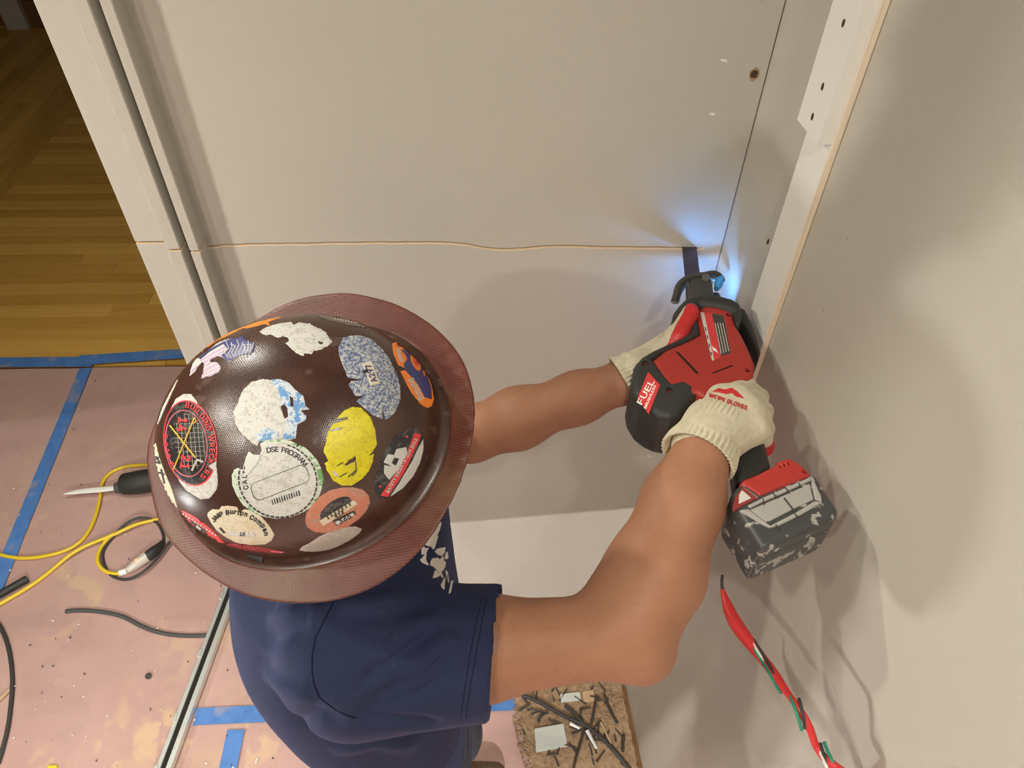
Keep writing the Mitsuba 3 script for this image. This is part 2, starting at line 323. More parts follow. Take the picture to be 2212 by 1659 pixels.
s_left = along(1800, 0, o_up); z_up = rw(1787, 318, o_up)[2]; zu2 = rw(1730, 268, o_up)[2]
tb = 'trim_2'; labels[tb] = {'label': 'pale two layer board standing upright beside the corner on the right wall', 'kind': 'structure'}
obj('lower_board', rwbox(s_edge, along(1738, 300, o_low), .0004, o_low, .36, CEIL), 'm_board', tb, smooth=False)
obj('board_edge', rwbox(s_edge - .0012, s_edge - .0001, .001, o_low - .001, 0.361, CEIL), 'm_rawedge', tb, smooth=False, label='raw plywood edge')
ub = rwbox(s_edge + .0005, s_left, o_low + .0002, o_up, min(z_up, zu2), CEIL); obj('upper_board', ub, 'm_board', tb, smooth=False)
for u, v in ((1822, 50), (1777, 187), (1755, 252), (1659, 522)):
    o = o_up if v < 300 else o_low; p = rw(u, v, o)
    m = trimesh.creation.icosphere(2, 1.0); m.apply_scale([.0012, .0028, .0045]); m.apply_translation(p); obj('screw_hole', m, 'm_hole', tb)
bs = thing('base_strip', 'narrow brown wooden strip along the foot of the right wall', 'wood strip')
obj('strip', rwbox(-.12, -.75, .0005, .011, .0, .018), 'm_browntrim', bs, smooth=False)
# floor: subfloor slab, planks of the room beyond
y_t = fl(200, 779)[1]
obj('floor', boxm([-6.2, -3.2, -.06], [1.0, 9.2, -.012]), 'm_browntrim', smooth=False, kind='structure', label='oak strip floor of the room beyond the paper')
PW = .083
def plank(x0, x1, y0, y1, m, k):
    b = cham([x0 + .0007, y0 + .0007, -.012], [x1 - .0007, y1 - .0007, 0.0], .0012)
    obj('floor__plank', b, m, smooth=False, uv=np.tile([[k + .5, .5]], (len(b.vertices), 1)))
bl0, bl1 = fl(0, 430), fl(168, 232)
def border_x(y): return bl0[0] + (bl1[0] - bl0[0]) * (y - bl0[1]) / (bl1[1] - bl0[1])
xb = min(border_x(2.6), border_x(4.5)) if False else (bl0[0] + bl1[0]) / 2
kk = 0; y = y_t - .03
while y < 6.2:
    x = xb; end = -.2
    while x < end:
        L = rng.uniform(.6, 1.7); x2 = min(x + L, end); 
        if end - x2 < .2: x2 = end
        plank(x, x2, y, y + PW, 'm_plank', kk); kk += 1; x = x2
    y += PW
x = xb
while x > -5.2:
    yy = 1.6 + rng.uniform(0, .8)
    while yy < 8.0:
        L = rng.uniform(1.0, 2.2); plank(x - PW, x, yy, yy + L, 'm_plank2', kk); kk += 1; yy += L
    x -= PW
# far end of the room: the foot of a white pier with dark baseboards
a, b = fl(16, 66), fl(62, 66); h_p = 2.75
pr_ = 'pillar_1'; labels[pr_] = {'label': 'pale grey pier at the far end of the oak floor', 'kind': 'structure'}
obj('shaft', cham([a[0], a[1], 0], [b[0], a[1] + .5, h_p], .006), 'm_wall', pr_, smooth=False)
c1 = fl(84, 45)
obj('baseboard_right', cham([b[0] + .002, a[1] + .05, 0], [c1[0] + .5, a[1] + .5, .20], .004), 'm_browntrim', smooth=False, kind='structure', label='dark brown baseboard right of the pale pier')
obj('baseboard_left', cham([a[0] - 1.2, a[1] + .1, 0], [a[0] - .002, a[1] + .5, .20], .004), 'm_browntrim', smooth=False, kind='structure', label='dark brown baseboard left of the pale pier')
# the rest of the shell, out of the picture
obj('wall_far', boxm([-6.2, 9.0, 0], [1.0, 9.2, CEIL]), 'm_farwall', smooth=False, kind='structure')
obj('wall_left', boxm([-6.3, -3.2, 0], [-6.1, 9.2, CEIL]), 'm_farwall', smooth=False, kind='structure')
obj('wall_front', boxm([-6.2, -3.4, 0], [1.0, -3.2, CEIL]), 'm_farwall', smooth=False, kind='structure')
obj('wall_side', boxm([.62, D + .1, 0], [.8, 9.2, CEIL]), 'm_farwall', smooth=False, kind='structure')
obj('ceiling', boxm([-6.2, -3.4, CEIL], [1.0, 9.2, CEIL + .1]), 'm_ceiling', smooth=False, kind='structure')
hd_ = trimesh.creation.box([4.6, .12, CEIL - 2.062]); hd_.apply_transform(trimesh.transformations.rotation_matrix(math.radians(11), [0, 0, 1])); hd_.apply_translation([-1.6, -1.62, (CEIL + 2.062) / 2])
obj('wall_added_header', hd_, 'm_wall', smooth=False, kind='structure', label='unseen header beam added behind the worker to cut off the spotlight')  # unseen beam added, turned and lowered to shape the spotlight's shadow edge
LAMP_AT = ['round ceiling downlight straight left of the hard hat', 'round ceiling downlight left of the hard hat, second of the row', 'round ceiling downlight nearest the added header behind the worker', 'round ceiling downlight over the yellow cord and the black tool', 'round ceiling downlight close to the right wall, over the saw', 'tiny bright ceiling spotlight beyond the added header, sized to give a sharp shadow edge']
def ring(r0, r1, h0):
    m = trimesh.creation.annulus(r0, r1, h0); return m
for i, (x, y, r, L) in enumerate(LAMPS):
    k = thing('ceiling_light', LAMP_AT[i], 'ceiling light', 'downlights in the ceiling')
    g = ring(r + .001, r + .022, .012); g.apply_translation([x, y, CEIL - .006]); obj('trim_ring', g, 'm_white', k)
    scene[k + '__lens'] = {'type': 'disk', 'to_world': T().translate([x, y, CEIL - .008]).rotate([1, 0, 0], 180).scale(r), 'emitter': {'type': 'area', 'radiance': {'type': 'rgb', 'value': [float(q) for q in L]}}}

# an added lamp out of the picture, put in to brighten the right wall
wl = thing('added_lamp', 'unseen lamp on a stand, added left of the viewer to brighten the right wall', 'added lamp')
WLP = np.array([-1.62, .12, .95]); WLD = unit(np.array([1.0, .10, -.04])); WLS = unit(np.cross(WLD, [0, 0, 1])); WLU = np.cross(WLS, WLD)
def wlbox(hx, hy, d0, d1): return trimesh.convex.convex_hull(np.array([WLP + WLS * a * hx + WLU * b * hy + WLD * c for a in (-1, 1) for b in (-1, 1) for c in (d0, d1)]))
obj('case', wlbox(.075, .055, -.05, -.002), 'm_rubber', wl, smooth=False)
obj('stand', cat(*[tube([WLP + WLS * a * .05 - WLD * .03 - [0, 0, .05], np.array([WLP[0], WLP[1], .008]) + WLS * a * .22 - WLD * b * .15], .011, 8) for a, b in ((-1, -.4), (1, -.4), (0, 1))]), 'm_rubber', wl, smooth=40)
k = obj('panel', wlbox(.062, .042, -.0015, 0), 'm_white', wl, smooth=False); scene[k]['emitter'] = {'type': 'area', 'radiance': {'type': 'rgb', 'value': [760., 735., 690.]}}
# ---------------------------------------------------------------- the floor: paper, tape, cords and debris
def sheet(poly, z0, amp, seed, step=.02):
    "a sheet of paper with creases"
    x0, y0, x1, y1 = poly.bounds; xs, ys = np.arange(x0, x1 + step, step), np.arange(y0, y1 + step, step)
    X, Y = np.meshgrid(xs, ys, indexing='ij'); q = np.stack([X, Y, X * 0 + seed], -1)
    Z = z0 + amp * meshkit.fbm(q * 5, 3, seed) + amp * .9 * np.abs(2 * meshkit.fbm(q * [3, 7, 1], 3, seed + 3) - 1)
    i, j = np.meshgrid(np.arange(len(xs) - 1), np.arange(len(ys) - 1), indexing='ij'); n = len(ys)
    f = np.stack([i * n + j, (i + 1) * n + j, (i + 1) * n + j + 1, i * n + j + 1], -1).reshape(-1, 4)
    v = np.stack([X, Y, Z], -1).reshape(-1, 3)
    m = trimesh.Trimesh(v, np.vstack([f[:, [0, 1, 2]], f[:, [0, 2, 3]]]), process=False); c = m.triangles_center
    m.update_faces(shapely.contains_xy(poly, c[:, 0], c[:, 1])); m.remove_unreferenced_vertices(); return m
tA, tB = fl(186, 796), fl(26, 1193); dirT = unit(tB - tA)
seamA, seamB = tA, tA + dirT * 6
pz = .002
right_sheet = Polygon([seamA[:2], (COR[0] - .03, seamA[1]), (COR[0] + .35, -3.0), seamB[:2]]); left_sheet = Polygon([seamA[:2], seamB[:2], (-6, seamB[1]), (-6, seamA[1])])
one('floor_paper', sheet(right_sheet, pz, .005, 1), 'm_paper', 'pinkish rosin paper sheet under the worker, dusted with sawdust', 'floor paper', smooth=True)
one('floor_paper', sheet(left_sheet, pz - .0005, .004, 5), 'm_paper', 'darker rosin paper sheet beyond the slanting blue tape', 'floor paper', smooth=True)
def tape(p, q, w, label, z=.0105, jag=1):
    p, q = np.asarray(p)[:2], np.asarray(q)[:2]; n = 60; t = np.linspace(0, 1, n)[:, None]; c = p + t * (q - p); d = unit(q - p); s = np.array([-d[1], d[0]])
    e0 = d * .004 * (meshkit.noise(np.array([[i * 1.7, jag, 0] for i in range(9)])) - .5)[:, None]
    endp = [p + s * w * (.5 - k / 8) + e0[k] for k in range(9)]; endq = [q + s * w * (-.5 + k / 8) + e0[8 - k] for k in range(9)]
    poly = Polygon(endp + endq).buffer(0)
    xs = np.concatenate([c + s * w * o for o in (-.5, -.25, 0, .25, .5)]); zs = z + .0015 * meshkit.noise(np.c_[xs * 14, np.full(len(xs), jag)])
    v = np.c_[xs, zs]; f = []
    for k in range(4):
        for i in range(n - 1): f += [[k * n + i, k * n + i + 1, (k + 1) * n + i + 1], [k * n + i, (k + 1) * n + i + 1, (k + 1) * n + i]]
    m = trimesh.Trimesh(v, f, process=False); b = m.copy(); b.vertices = b.vertices - [0, 0, .0004]; b.invert()
    return one('tape_strip', cat(m, b), 'm_tape', label, 'tape', smooth=True)
tape(fl(-60, 787), fl(205, 785), .062, 'blue tape along the oak floor edge, outer piece left of the slanting strip', jag=1)
tape(fl(170, 783), fl(430, 766), .062, 'blue tape along the oak floor edge, piece running behind the door casing', z=.0125, jag=2)
tape(fl(187, 799), fl(-25, 1320), .052, 'slanting blue tape strip along the paper seam', jag=3)
tape(fl(423, 1551), fl(1112, 1519), .050, 'blue tape strip across the paper, passing behind the worker', jag=4)
tape(fl(512, 1579), fl(478, 1740), .050, 'short blue tape strip below the cross strip, running towards the viewer', jag=5)
# cords
Z5 = lambda pts: zm(pts, 0, 900, 2.186)
def flr(pts, z): return np.array([fl(u, v, z) for u, v in pts])
cordz = .014
yp = flr(Z5([(-60, 640), (0, 652), (100, 668), (200, 660), (300, 635), (380, 590), (430, 520), (460, 440), (475, 360), (490, 300), (540, 255), (620, 232), (700, 228), (800, 240), (880, 320)]), cordz)
yp2 = flr(Z5([(-80, 950), (0, 885), (60, 850), (150, 795), (250, 720), (350, 650), (450, 600), (560, 555), (650, 515), (740, 485), (830, 430), (880, 320)]), cordz); yp2[5:9, 2] += .009
yp3 = flr(Z5([(545, 560), (490, 600), (462, 660), (475, 710), (520, 738), (575, 738)]), cordz); yp3[0, 2] += .012
yc = thing('extension_cord', 'yellow extension cord looping over the rosin paper', 'cord')
obj('cable', tube(np.vstack([yp, yp2[::-1]]), .0065, 10, 260), 'm_yellow', yc, smooth=True)
k2 = thing('extension_cord', 'yellow cord end with lit clear plug beside the coiled black cord', 'cord')
obj('cable', tube(yp3, .0065, 10, 80), 'm_yellow', k2, smooth=True)
q0, q1, q2 = fl(*Z5([(565, 740)])[0], .016), fl(*Z5([(600, 728)])[0], .018), fl(*Z5([(695, 660)])[0], .02)
obj('collar', tube([q0, q1], .011, 14), 'm_white', k2, label='white collar')
obj('plug', tube([q1, q1 + (q2 - q1) * .3, q2], [.011, .017, .019], 14, 10), 'm_clear', k2, smooth=60, label='clear plug body')
sp_ = q1 + (q2 - q1) * .55 + np.array([0, 0, .018]); m = trimesh.creation.icosphere(2, .005); m.apply_translation(sp_)
scene['m_glow'] = {'type': 'diffuse', 'reflectance': {'type': 'rgb', 'value': [.9, .2, .1]}}
kk2 = obj('lamp', m, 'm_glow', k2, label='small red pilot light'); scene[kk2]['emitter'] = {'type': 'area', 'radiance': {'type': 'rgb', 'value': [9., 1.0, .4]}}
bc = thing('power_cord', 'coiled black power cord plugged into the yellow cord', 'cord')
bp = flr(Z5([(760, 596), (772, 575), (760, 530), (735, 497), (680, 490), (600, 522), (525, 580), (487, 640), (492, 700), (530, 752), (600, 768), (680, 742), (760, 665), (815, 590), (880, 500), (900, 380)]), .012); bp[4:6, 2] += .018; bp[11:14, 2] += .012
obj('cable', tube(bp, .0048, 10, 200), 'm_blackcord', bc, smooth=True)
obj('plug', tube([q2 - (q2 - q1) * .08, q2 + (q2 - q1) * .25, fl(*Z5([(770, 592)])[0], .014)], [.018, .019, .009], 14, 10), 'm_rubber', bc, smooth=60)
gp = flr(Z5([(310, 920), (400, 915), (500, 925), (580, 945), (650, 980), (720, 1010), (800, 1028), (900, 1035), (1000, 1030)]), .012)
one('cable_offcut', tube(gp, .0066, 10, 90), 'm_greycord', 'grey cut cable lying between the worker and the coiled cord', 'cable', smooth=True)
lp = flr(Z5([(-40, 930), (0, 992), (30, 1060), (50, 1150), (58, 1250), (52, 1350), (40, 1450), (20, 1540), (-10, 1640)]), .012)
one('cable_offcut', tube(lp, .0062, 10, 90), 'm_blackcord', 'dark cable curving along the left edge of the rosin paper', 'cable', smooth=True)
one('wooden_rod', tube(flr(Z5([(-60, 1395), (0, 1335), (46, 1288)]), .012), .006, 8, 12), 'm_splinter2', 'thin brownish rod poking out behind the dark left cable', 'rod', smooth=True)
pp = flr(Z5([(-90, 885), (0, 838), (128, 766)]), .018)
one('pipe_offcut', tube(pp, .013, 14, 12, cap=False), 'm_rubber', 'short black pipe beside the yellow cord', 'pipe', smooth=60)
m = tube([fl(*Z5([(700, 1225)])[0], .006), fl(*Z5([(700, 1225)])[0], .016)], [.0095, .008], 14)
one('plastic_disc', m, 'm_rubber', 'small round black plastic disc lying alone on the paper', 'disc')
one('tape_scrap', cham(fl(*Z5([(232, 1650)])[0], .004), fl(*Z5([(250, 1700)])[0], .012), .001), 'm_yellow', 'yellow scrap at the bottom edge of the paper', 'scrap')
# second tool on the floor: black body with a pale blade
tk = thing('multi_tool', 'black power tool with a long pale blade lying on the paper', 'power tool')
def f5(x, y, z): return fl(*Z5([(x, y)])[0], z)
body = tube([f5(590, 318, .045), f5(640, 312, .05), f5(720, 300, .05), f5(860, 280, .05)], [.040, .044, .044, .04], 24, 24)
obj('body', body, 'm_rubber', tk, smooth=40)
obj('nose', tube([f5(545, 338, .043), f5(598, 328, .044)], [.019, .027], 18, 4), 'm_greycord', tk, smooth=40)
bl = [f5(556, 334, .04), f5(470, 345, .038), f5(390, 352, .036), f5(345, 358, .035), f5(300, 366, .034)]
obj('blade', tube(bl, [.0105, .012, .0115, .009, .002], 10, 24, ry=[.003, .002, .002, .002, .001]), 'm_white', tk, smooth=40)
one('tool_grip', tube([f5(700, 235, .03), f5(760, 250, .03)], .03, 16, 4), 'm_rubber', 'second black grip hidden beside the tool', 'grip') if False else None
# metal channel leaning off towards the viewer
ra, rb_ = fl(478, 1345, .0), fl(330, 1745, .0)
dr_ = unit(rb_ - ra); ra = ra - dr_ * .35; L = np.linalg.norm(rb_ - ra); sd = np.array([dr_[1], -dr_[0], 0]);
def rail(pl):
    m = prism(pl, 0, L); v = m.vertices; m.vertices = ra + v[:, :1] * sd + v[:, 1:2] * np.array([0, 0, 1]) + v[:, 2:3] * dr_; m.fix_normals(); return m
rk = thing('metal_rail', 'long bright metal channel lying on the paper behind the worker', 'rail')
cw = .047
obj('channel', rail(Polygon([(-cw / 2, .012), (cw / 2, .012), (cw / 2, .022), (cw / 2 - .012, .022), (cw / 2 - .012, .0145), (-cw / 2 + .014, .0145), (-cw / 2 + .014, .034), (-cw / 2, .034)])), 'm_rail', rk, smooth=False)
obj('groove', rail(Polygon([(-cw / 2 + .014, .0146), (cw / 2 - .012, .0146), (cw / 2 - .012, .016), (-cw / 2 + .014, .016)])), 'm_dark', rk, smooth=False)
for t in (.30, .52, .74, .9):
    o = ra + dr_ * L * t; m = cham([cw / 2 - .006, .020, -.012], [cw / 2 + .004, .0255, .012], .001); v = m.vertices; m.vertices = o + v[:, :1] * sd + v[:, 1:2] * np.array([0, 0, 1]) + v[:, 2:3] * dr_; obj('lug', m, 'm_rail', rk, smooth=False)
Z6 = lambda pts: zm(pts, 400, 1150, 3.16)
one('wooden_rod', tube([fl(*Z6([(525, 1000)])[0], .016), fl(*Z6([(515, 1180)])[0], .012)], .007, 8), 'm_browntrim', 'short brown rod lying at the worker\'s back beside the blue tape', 'rod')
# sawdust, splinters and plates at the foot of the right wall
Z7 = lambda pts: zm(pts, 860, 1380, 3.568)
zone = Polygon([fl(u, v)[:2] for u, v in Z7([(880, 300), (905, 480), (930, 600), (960, 750), (1000, 900), (1060, 1080), (1890, 1080), (1750, 380), (1650, 250)])]).buffer(0)
zone = zone.intersection(Polygon([rwp(.0, .012, 0)[:2], rwp(-1.4, .012, 0)[:2], rwp(-1.4, .8, 0)[:2], rwp(0, .8, 0)[:2]]))
parts = []; x0, y0, x1, y1 = zone.bounds; i = 0
while i < 4200:
    x, y = rng.uniform(x0, x1), rng.uniform(y0, y1)
    if not shapely.contains_xy(zone.buffer(.02), x, y): continue
    if zone.boundary.distance(Point(x, y)) < .03 and rng.random() < .5: continue
    i += 1; s = rng.uniform(.0015, .0045); m = trimesh.creation.icosahedron(); m.apply_scale([s * rng.uniform(.5, 1.6), s, s * .4]); m.apply_transform(trimesh.transformations.rotation_matrix(rng.uniform(0, 6.3), [0, 0, 1])); m.apply_translation([x, y, .011 + rng.uniform(0, .004)]); parts.append(m)
bed = sheet(zone, .009, .006, 9, .006)
obj('sawdust', cat(bed, *parts), 'm_sawdust', smooth=False, kind='stuff', label='sawdust and wood crumbs spread at the foot of the right wall'); labels['sawdust']['category'] = 'sawdust'
sp = []
def f7(x, y, z=.014): return fl(*Z7([(x, y)])[0], z)
for k in range(60):
    for _ in range(50):
        x, y = rng.uniform(x0, x1), rng.uniform(y0, y1)
        if shapely.contains_xy(zone, x, y): break
    a = rng.uniform(0, 3.14); l = rng.uniform(.012, .05); d = np.array([math.cos(a), math.sin(a), 0]) * l / 2
    sp.append(tube([np.array([x, y, .017]) - d, np.array([x, y, .019 + rng.uniform(0, .004)]) + d], [.003, .0018], 5))
obj('splinters', cat(*sp), 'm_splinter', smooth=False, kind='stuff', label='dark splinters strewn over the sawdust'); labels['splinters']['category'] = 'splinters'
for pts, r, l in [([(1590, 430), (1640, 560), (1690, 650)], .0042, 'dark stick nearest the brown strip, above the other sticks'), ([(1300, 1180), (1390, 860), (1440, 690)], .0035, 'dark stick leaning across the sawdust below the black cable'), ([(1490, 660), (1510, 560), (1530, 440)], .0035, 'dark stick right of the far white plate'),
               ([(1740, 740), (1735, 800), (1732, 870)], .0045, 'short dark stick close to the brown strip'), ([(1560, 640), (1600, 720), (1640, 810)], .003, 'thin pale splinter crossing the sawdust'), ([(1080, 640), (1110, 590), (1160, 570)], .0035, 'short dark stick above the near white plate')]:
    one('wood_stick', tube([f7(a, b, .02) for a, b in pts], r, 7, 16), 'm_splinter2' if 'pale' in l else 'm_splinter', l, 'stick', smooth=True)
def flatplate(px, z, t, m, label):
    q = [f7(*p, z)[:2] for p in px]; pl = Polygon(q).buffer(-.002).buffer(.002); k = thing('wall_plate', label, 'plate')
    obj('plate', cat(prism(pl, z - t, z - .0015), prism(pl.buffer(-.0015), z - .0015, z)), m, k, smooth=False); obj('inner_face', prism(pl.buffer(-.012), z, z + .0008), m, k, smooth=False)
flatplate([(1050, 690), (1275, 650), (1305, 825), (1062, 872)], .022, .009, 'm_plate', 'pale grey switch plate lying on the sawdust, nearest the worker')
flatplate([(1240, 425), (1400, 405), (1412, 470), (1260, 492)], .020, .008, 'm_plate', 'smaller pale plate partly hidden under the forearm')
flatplate([(1420, 405), (1505, 390), (1515, 480), (1428, 492)], .018, .008, 'm_splinter2', 'tan block beside the smaller pale plate')
one('cable_offcut', tube([f7(a, b, .022) for a, b in [(960, 440), (1050, 470), (1180, 540), (1300, 605), (1430, 665), (1540, 740), (1640, 835), (1730, 940), (1800, 1030)]], .0062, 10, 100), 'm_blackcord', 'black cable crossing the sawdust towards the right wall', 'cable', smooth=True)
one('cable_offcut', tube([f7(a, b, .024) for a, b in [(1285, 515), (1350, 570), (1420, 645), (1450, 670)]], .0055, 10, 30), 'm_blackcord', 'short black cable end joining the long cable on the sawdust', 'cable', smooth=True)
for a, b, l in [((1325, 650), (1400, 690), 'white plastic shard beside the black cable'), ((1455, 705), (1530, 845), 'longer white plastic shard below the black cable')]:
    one('plastic_shard', tube([f7(*a, .03), f7(*b, .027)], [.006, .004], 4), 'm_white', l, 'shard', smooth=False)
bits = []
for _ in range(170):
    u, v = rng.uniform(0, 900), rng.uniform(820, 1659); p = fl(u, v, .012)
    if p[0] < .1: m = trimesh.creation.icosahedron(); m.apply_scale(np.array([1.6, .8, .5]) * rng.uniform(.0012, .003)); m.apply_transform(trimesh.transformations.rotation_matrix(rng.uniform(0, 6), [0, 0, 1])); m.apply_translation(p); bits.append((m, rng.random()))
obj('crumbs', cat(*[m for m, r in bits if r < .55]), 'm_splinter', smooth=False, kind='stuff', label='dark crumbs scattered over the rosin paper'); labels['crumbs']['category'] = 'crumbs'
obj('paint_flakes', cat(*[m for m, r in bits if r >= .55]), 'm_white', smooth=False, kind='stuff', label='white paint flakes scattered over the rosin paper'); labels['paint_flakes']['category'] = 'flakes'
# red taped bundle of wires sticking out in front of the right wall
Z4 = lambda pts: zm(pts, 1340, 1180, 2.537)
wp = [(558, 212, 8), (562, 245, 30), (585, 320, 56), (625, 410, 66), (672, 480, 62), (725, 550, 52), (790, 630, 46), (850, 710, 46), (905, 790, 40), (950, 850, 30), (985, 900, 34), (1020, 960, 36), (1050, 1030, 34), (1075, 1100, 34), (1125, 1165, 48), (1175, 1210, 50), (1260, 1260, 44), (1380, 1330, 40)]
offs = np.interp(np.arange(len(wp)), [0, 4, 10, 15, 17], [.10, .095, .08, .055, .0])
W_ = np.array([rw(*Z4([(a, b)])[0], o) for (a, b, w), o in zip(wp, offs)]); wd = np.array([w for *_, w in wp]) / 2.537 / FPX / 2 * np.array([(q - EYE) @ FW for q in W_])
tw = thing('wire_bundle', 'bundle of wires wrapped in red tape, twisting up in front of the right wall', 'wire')
mat('m_redtape', (.60, .035, .035), .38, .45); mat('m_greenwire', (.03, .25, .16), .4, .4); mat('m_whitewire', (.75, .72, .68), .4, .4)
wd = wd * 1.25
obj('tape_wrap', tube(W_, wd, 14, 140, ry=wd * .85, twist=2.5), 'm_redtape', tw, smooth=50)
Ws = spline(W_, 120); wds = np.interp(np.linspace(0, 1, 120), np.linspace(0, 1, len(wd)), wd)
def side(i0, i1, dx, dyn, mt, nm, r=.0022):
    idx = np.arange(i0, i1); ph = np.linspace(0, np.pi, len(idx)); c = Ws[idx]; v = unit(EYE - c.mean(0)); t = unit(c[-1] - c[0]); s = np.cross(t, v)
    obj(nm, tube(c + (s * dx)[None] + np.sin(ph)[:, None] * v * (wds[idx] * .95)[:, None] + np.linspace(-1, 1, len(idx))[:, None] * s * .006, r, 8, cap=True), mt, tw, smooth=True)
side(26, 60, .003, .0095, 'm_greenwire', 'green_wire'); side(33, 58, -.003, .009, 'm_blackcord', 'black_wire'); side(30, 52, -.0005, .0098, 'm_whitewire', 'white_wire')
side(60, 80, .004, .0085, 'm_greenwire', 'green_wire'); side(66, 80, -.001, .0085, 'm_blackcord', 'black_wire'); side(90, 102, -.006, .0075, 'm_greenwire', 'green_wire'); side(90, 101, .003, .007, 'm_whitewire', 'white_wire'); side(89, 100, -.001, .0072, 'm_blackcord', 'black_wire')
obj('bare_end', tube([rw(*Z4([(559, 160)])[0], .10), rw(*Z4([(557, 215)])[0], .10), W_[1]], .0022, 8, 8), 'm_greycord', tw, smooth=True)
# ---------------------------------------------------------------- the full brim helmet
HC = P(668.24, 944.78, .724); HN = np.array([-.1972, -.3651, 0]); HN[2] = math.sqrt(1 - HN @ HN)
HE = np.array([math.cos(.1006), math.sin(.1006), 0]); HE = unit(HE - HN * (HE @ HN)); HG = np.cross(HN, HE)
HA, HB, HH, HX, HO = .1339, .1155, .1168, 2.3836, np.array([-.0015, -.0012])
def hw(x, y, z): return HC + np.multiply.outer(x, HE) + np.multiply.outer(y, HG) + np.multiply.outer(z, HN)
def brim_plane(u, v): q = onplane(u, v, HN, HC) - HC; return math.atan2(q @ HG, q @ HE), math.hypot(q @ HE, q @ HG)
OUT = [(318, 980), (325, 1050), (345, 1130), (395, 1200), (480, 1262), (540, 1288), (600, 1300), (680, 1302), (750, 1290), (812, 1265), (870, 1225), (922, 1170), (960, 1110), (990, 1050), (1010, 990), (1022, 930), (1025, 880), (1018, 830), (1000, 780), (968, 735), (930, 700), (895, 677), (850, 655), (800, 641), (750, 633), (700, 636), (650, 645), (600, 665), (560, 688), (510, 720)]
pol = sorted(brim_plane(*q) for q in OUT)
_t = np.array([a for a, r in pol]); _r = np.array([r for a, r in pol]); _e = 1 / np.sqrt((np.cos(_t) / .1663) ** 2 + (np.sin(_t) / .1562) ** 2); _k = _r / _e
gapi = np.argmax(np.diff(np.r_[_t, _t[0] + 2 * np.pi])); gmid = (_t[gapi] + (np.r_[_t, _t[0] + 2 * np.pi][gapi + 1])) / 2
_t2 = np.r_[_t, gmid]; _k2 = np.r_[_k, 1.0]; o_ = np.argsort(_t2); _t2, _k2 = _t2[o_], _k2[o_]
def brim_r(th):
    from scipy.interpolate import CubicSpline
    c = CubicSpline(np.r_[_t2, _t2[0] + 2 * np.pi], np.r_[_k2, _k2[0]], bc_type='periodic'); th = np.asarray(th)
    return c(_t2[0] + np.mod(th - _t2[0], 2 * np.pi)) / np.sqrt((np.cos(th) / .1663) ** 2 + (np.sin(th) / .1562) ** 2)
NT, NS = 220, 60
th = np.linspace(0, 2 * np.pi, NT, endpoint=False)
def rev(rows, close_top=True):
    "rows: list of (x, y, z) arrays over th"
    V = np.concatenate([hw(x, y, z) for x, y, z in rows]); F = []
    for i in range(len(rows) - 1):
        j = np.arange(NT); k = (j + 1) % NT; F += [np.stack([i * NT + j, (i + 1) * NT + j, (i + 1) * NT + k], 1), np.stack([i * NT + j, (i + 1) * NT + k, i * NT + k], 1)]
    return trimesh.Trimesh(V, np.concatenate(F), process=False)
crown_rows, crown_uv, zf = [], [], .010
phi_end = math.acos((zf / HH) ** (HX / 2)); acc = np.zeros(NT); last = None
for s in np.linspace(0.0005, phi_end, NS):
    r, z = math.sin(s) ** (2 / HX), HH * math.cos(s) ** (2 / HX)
    x, y = HO[0] + HA * r * np.cos(th), HO[1] + HB * r * np.sin(th); row = (x, y, np.full(NT, z)); pos = np.stack(row)
    if last is not None: acc = acc + np.linalg.norm(pos - last, axis=0)
    last = pos; crown_rows.append(row); crown_uv.append(np.stack([acc * np.cos(th), acc * np.sin(th)], 1))
rb0 = np.hypot(*(last[:2]))
for f in np.linspace(.15, 1, 7):                                   # fillet into the brim
    rr = rb0 + .010 * (f ** 1.6); z = zf * (1 - f) ** 1.7 + .0006; ux, uy = last[0] / rb0, last[1] / rb0
    row = (ux * rr, uy * rr, np.full(NT, z)); a2 = acc + (rr - rb0) + zf * f; crown_rows.append(row); crown_uv.append(np.stack([a2 * np.cos(th), a2 * np.sin(th)], 1))
hk = thing('hard_hat', 'maroon full brim woven fibre hard hat covered with worn stickers, on the worker\'s head', 'hard hat')
def crown_col(p, n, uv):
    a, b = uv.x / .00185, uv.y / .00165; r = dr.floor(b); a = a + .5 * (r - 2 * dr.floor(r / 2))
    fx, fy = a - dr.floor(a) - .5, b - dr.floor(b) - .5; d = dr.sqrt(fx * fx + fy * fy)
    dot = smoothstep(.40, .16, d) * (.35 + .65 * smoothstep(.35, .65, fbm(uv.x * 28, uv.y * 28, 3, 3)))
    base = mix((.018, .006, .0045), (.036, .012, .0085), fbm(uv.x * 40, uv.y * 40, 1, 3))
    sc = smoothstep(.72, .80, fbm(uv.x * 60 + 5, uv.y * 60, 8, 3))
    return mix(mix(base, (.17, .080, .050), dot * .8), (.20, .15, .12), sc * .2)
def brim_col(p, n, uv):
    a, b = uv.x / .0030, uv.y / .0026; fa, fb = a - dr.floor(a) - .5, b - dr.floor(b) - .5
    ln = smoothstep(.5, .15, dr.abs(fb)) * (.6 + .4 * smoothstep(.5, .1, dr.abs(fa))) * (.5 + .5 * smoothstep(.3, .7, fbm(uv.x * 25, uv.y * 25, 2, 3)))
    r = dr.sqrt(uv.x * uv.x + uv.y * uv.y); base = mix((.052, .0105, .0075), (.088, .0185, .0135), fbm(uv.x * 20, uv.y * 20, 1, 3))
    dirt = smoothstep(.5, .8, fbm(uv.x * 14, uv.y * 14, 6, 3))
    return mix(mix(base, (.16, .052, .036), ln * .65), (.13, .075, .035), dirt * .55)
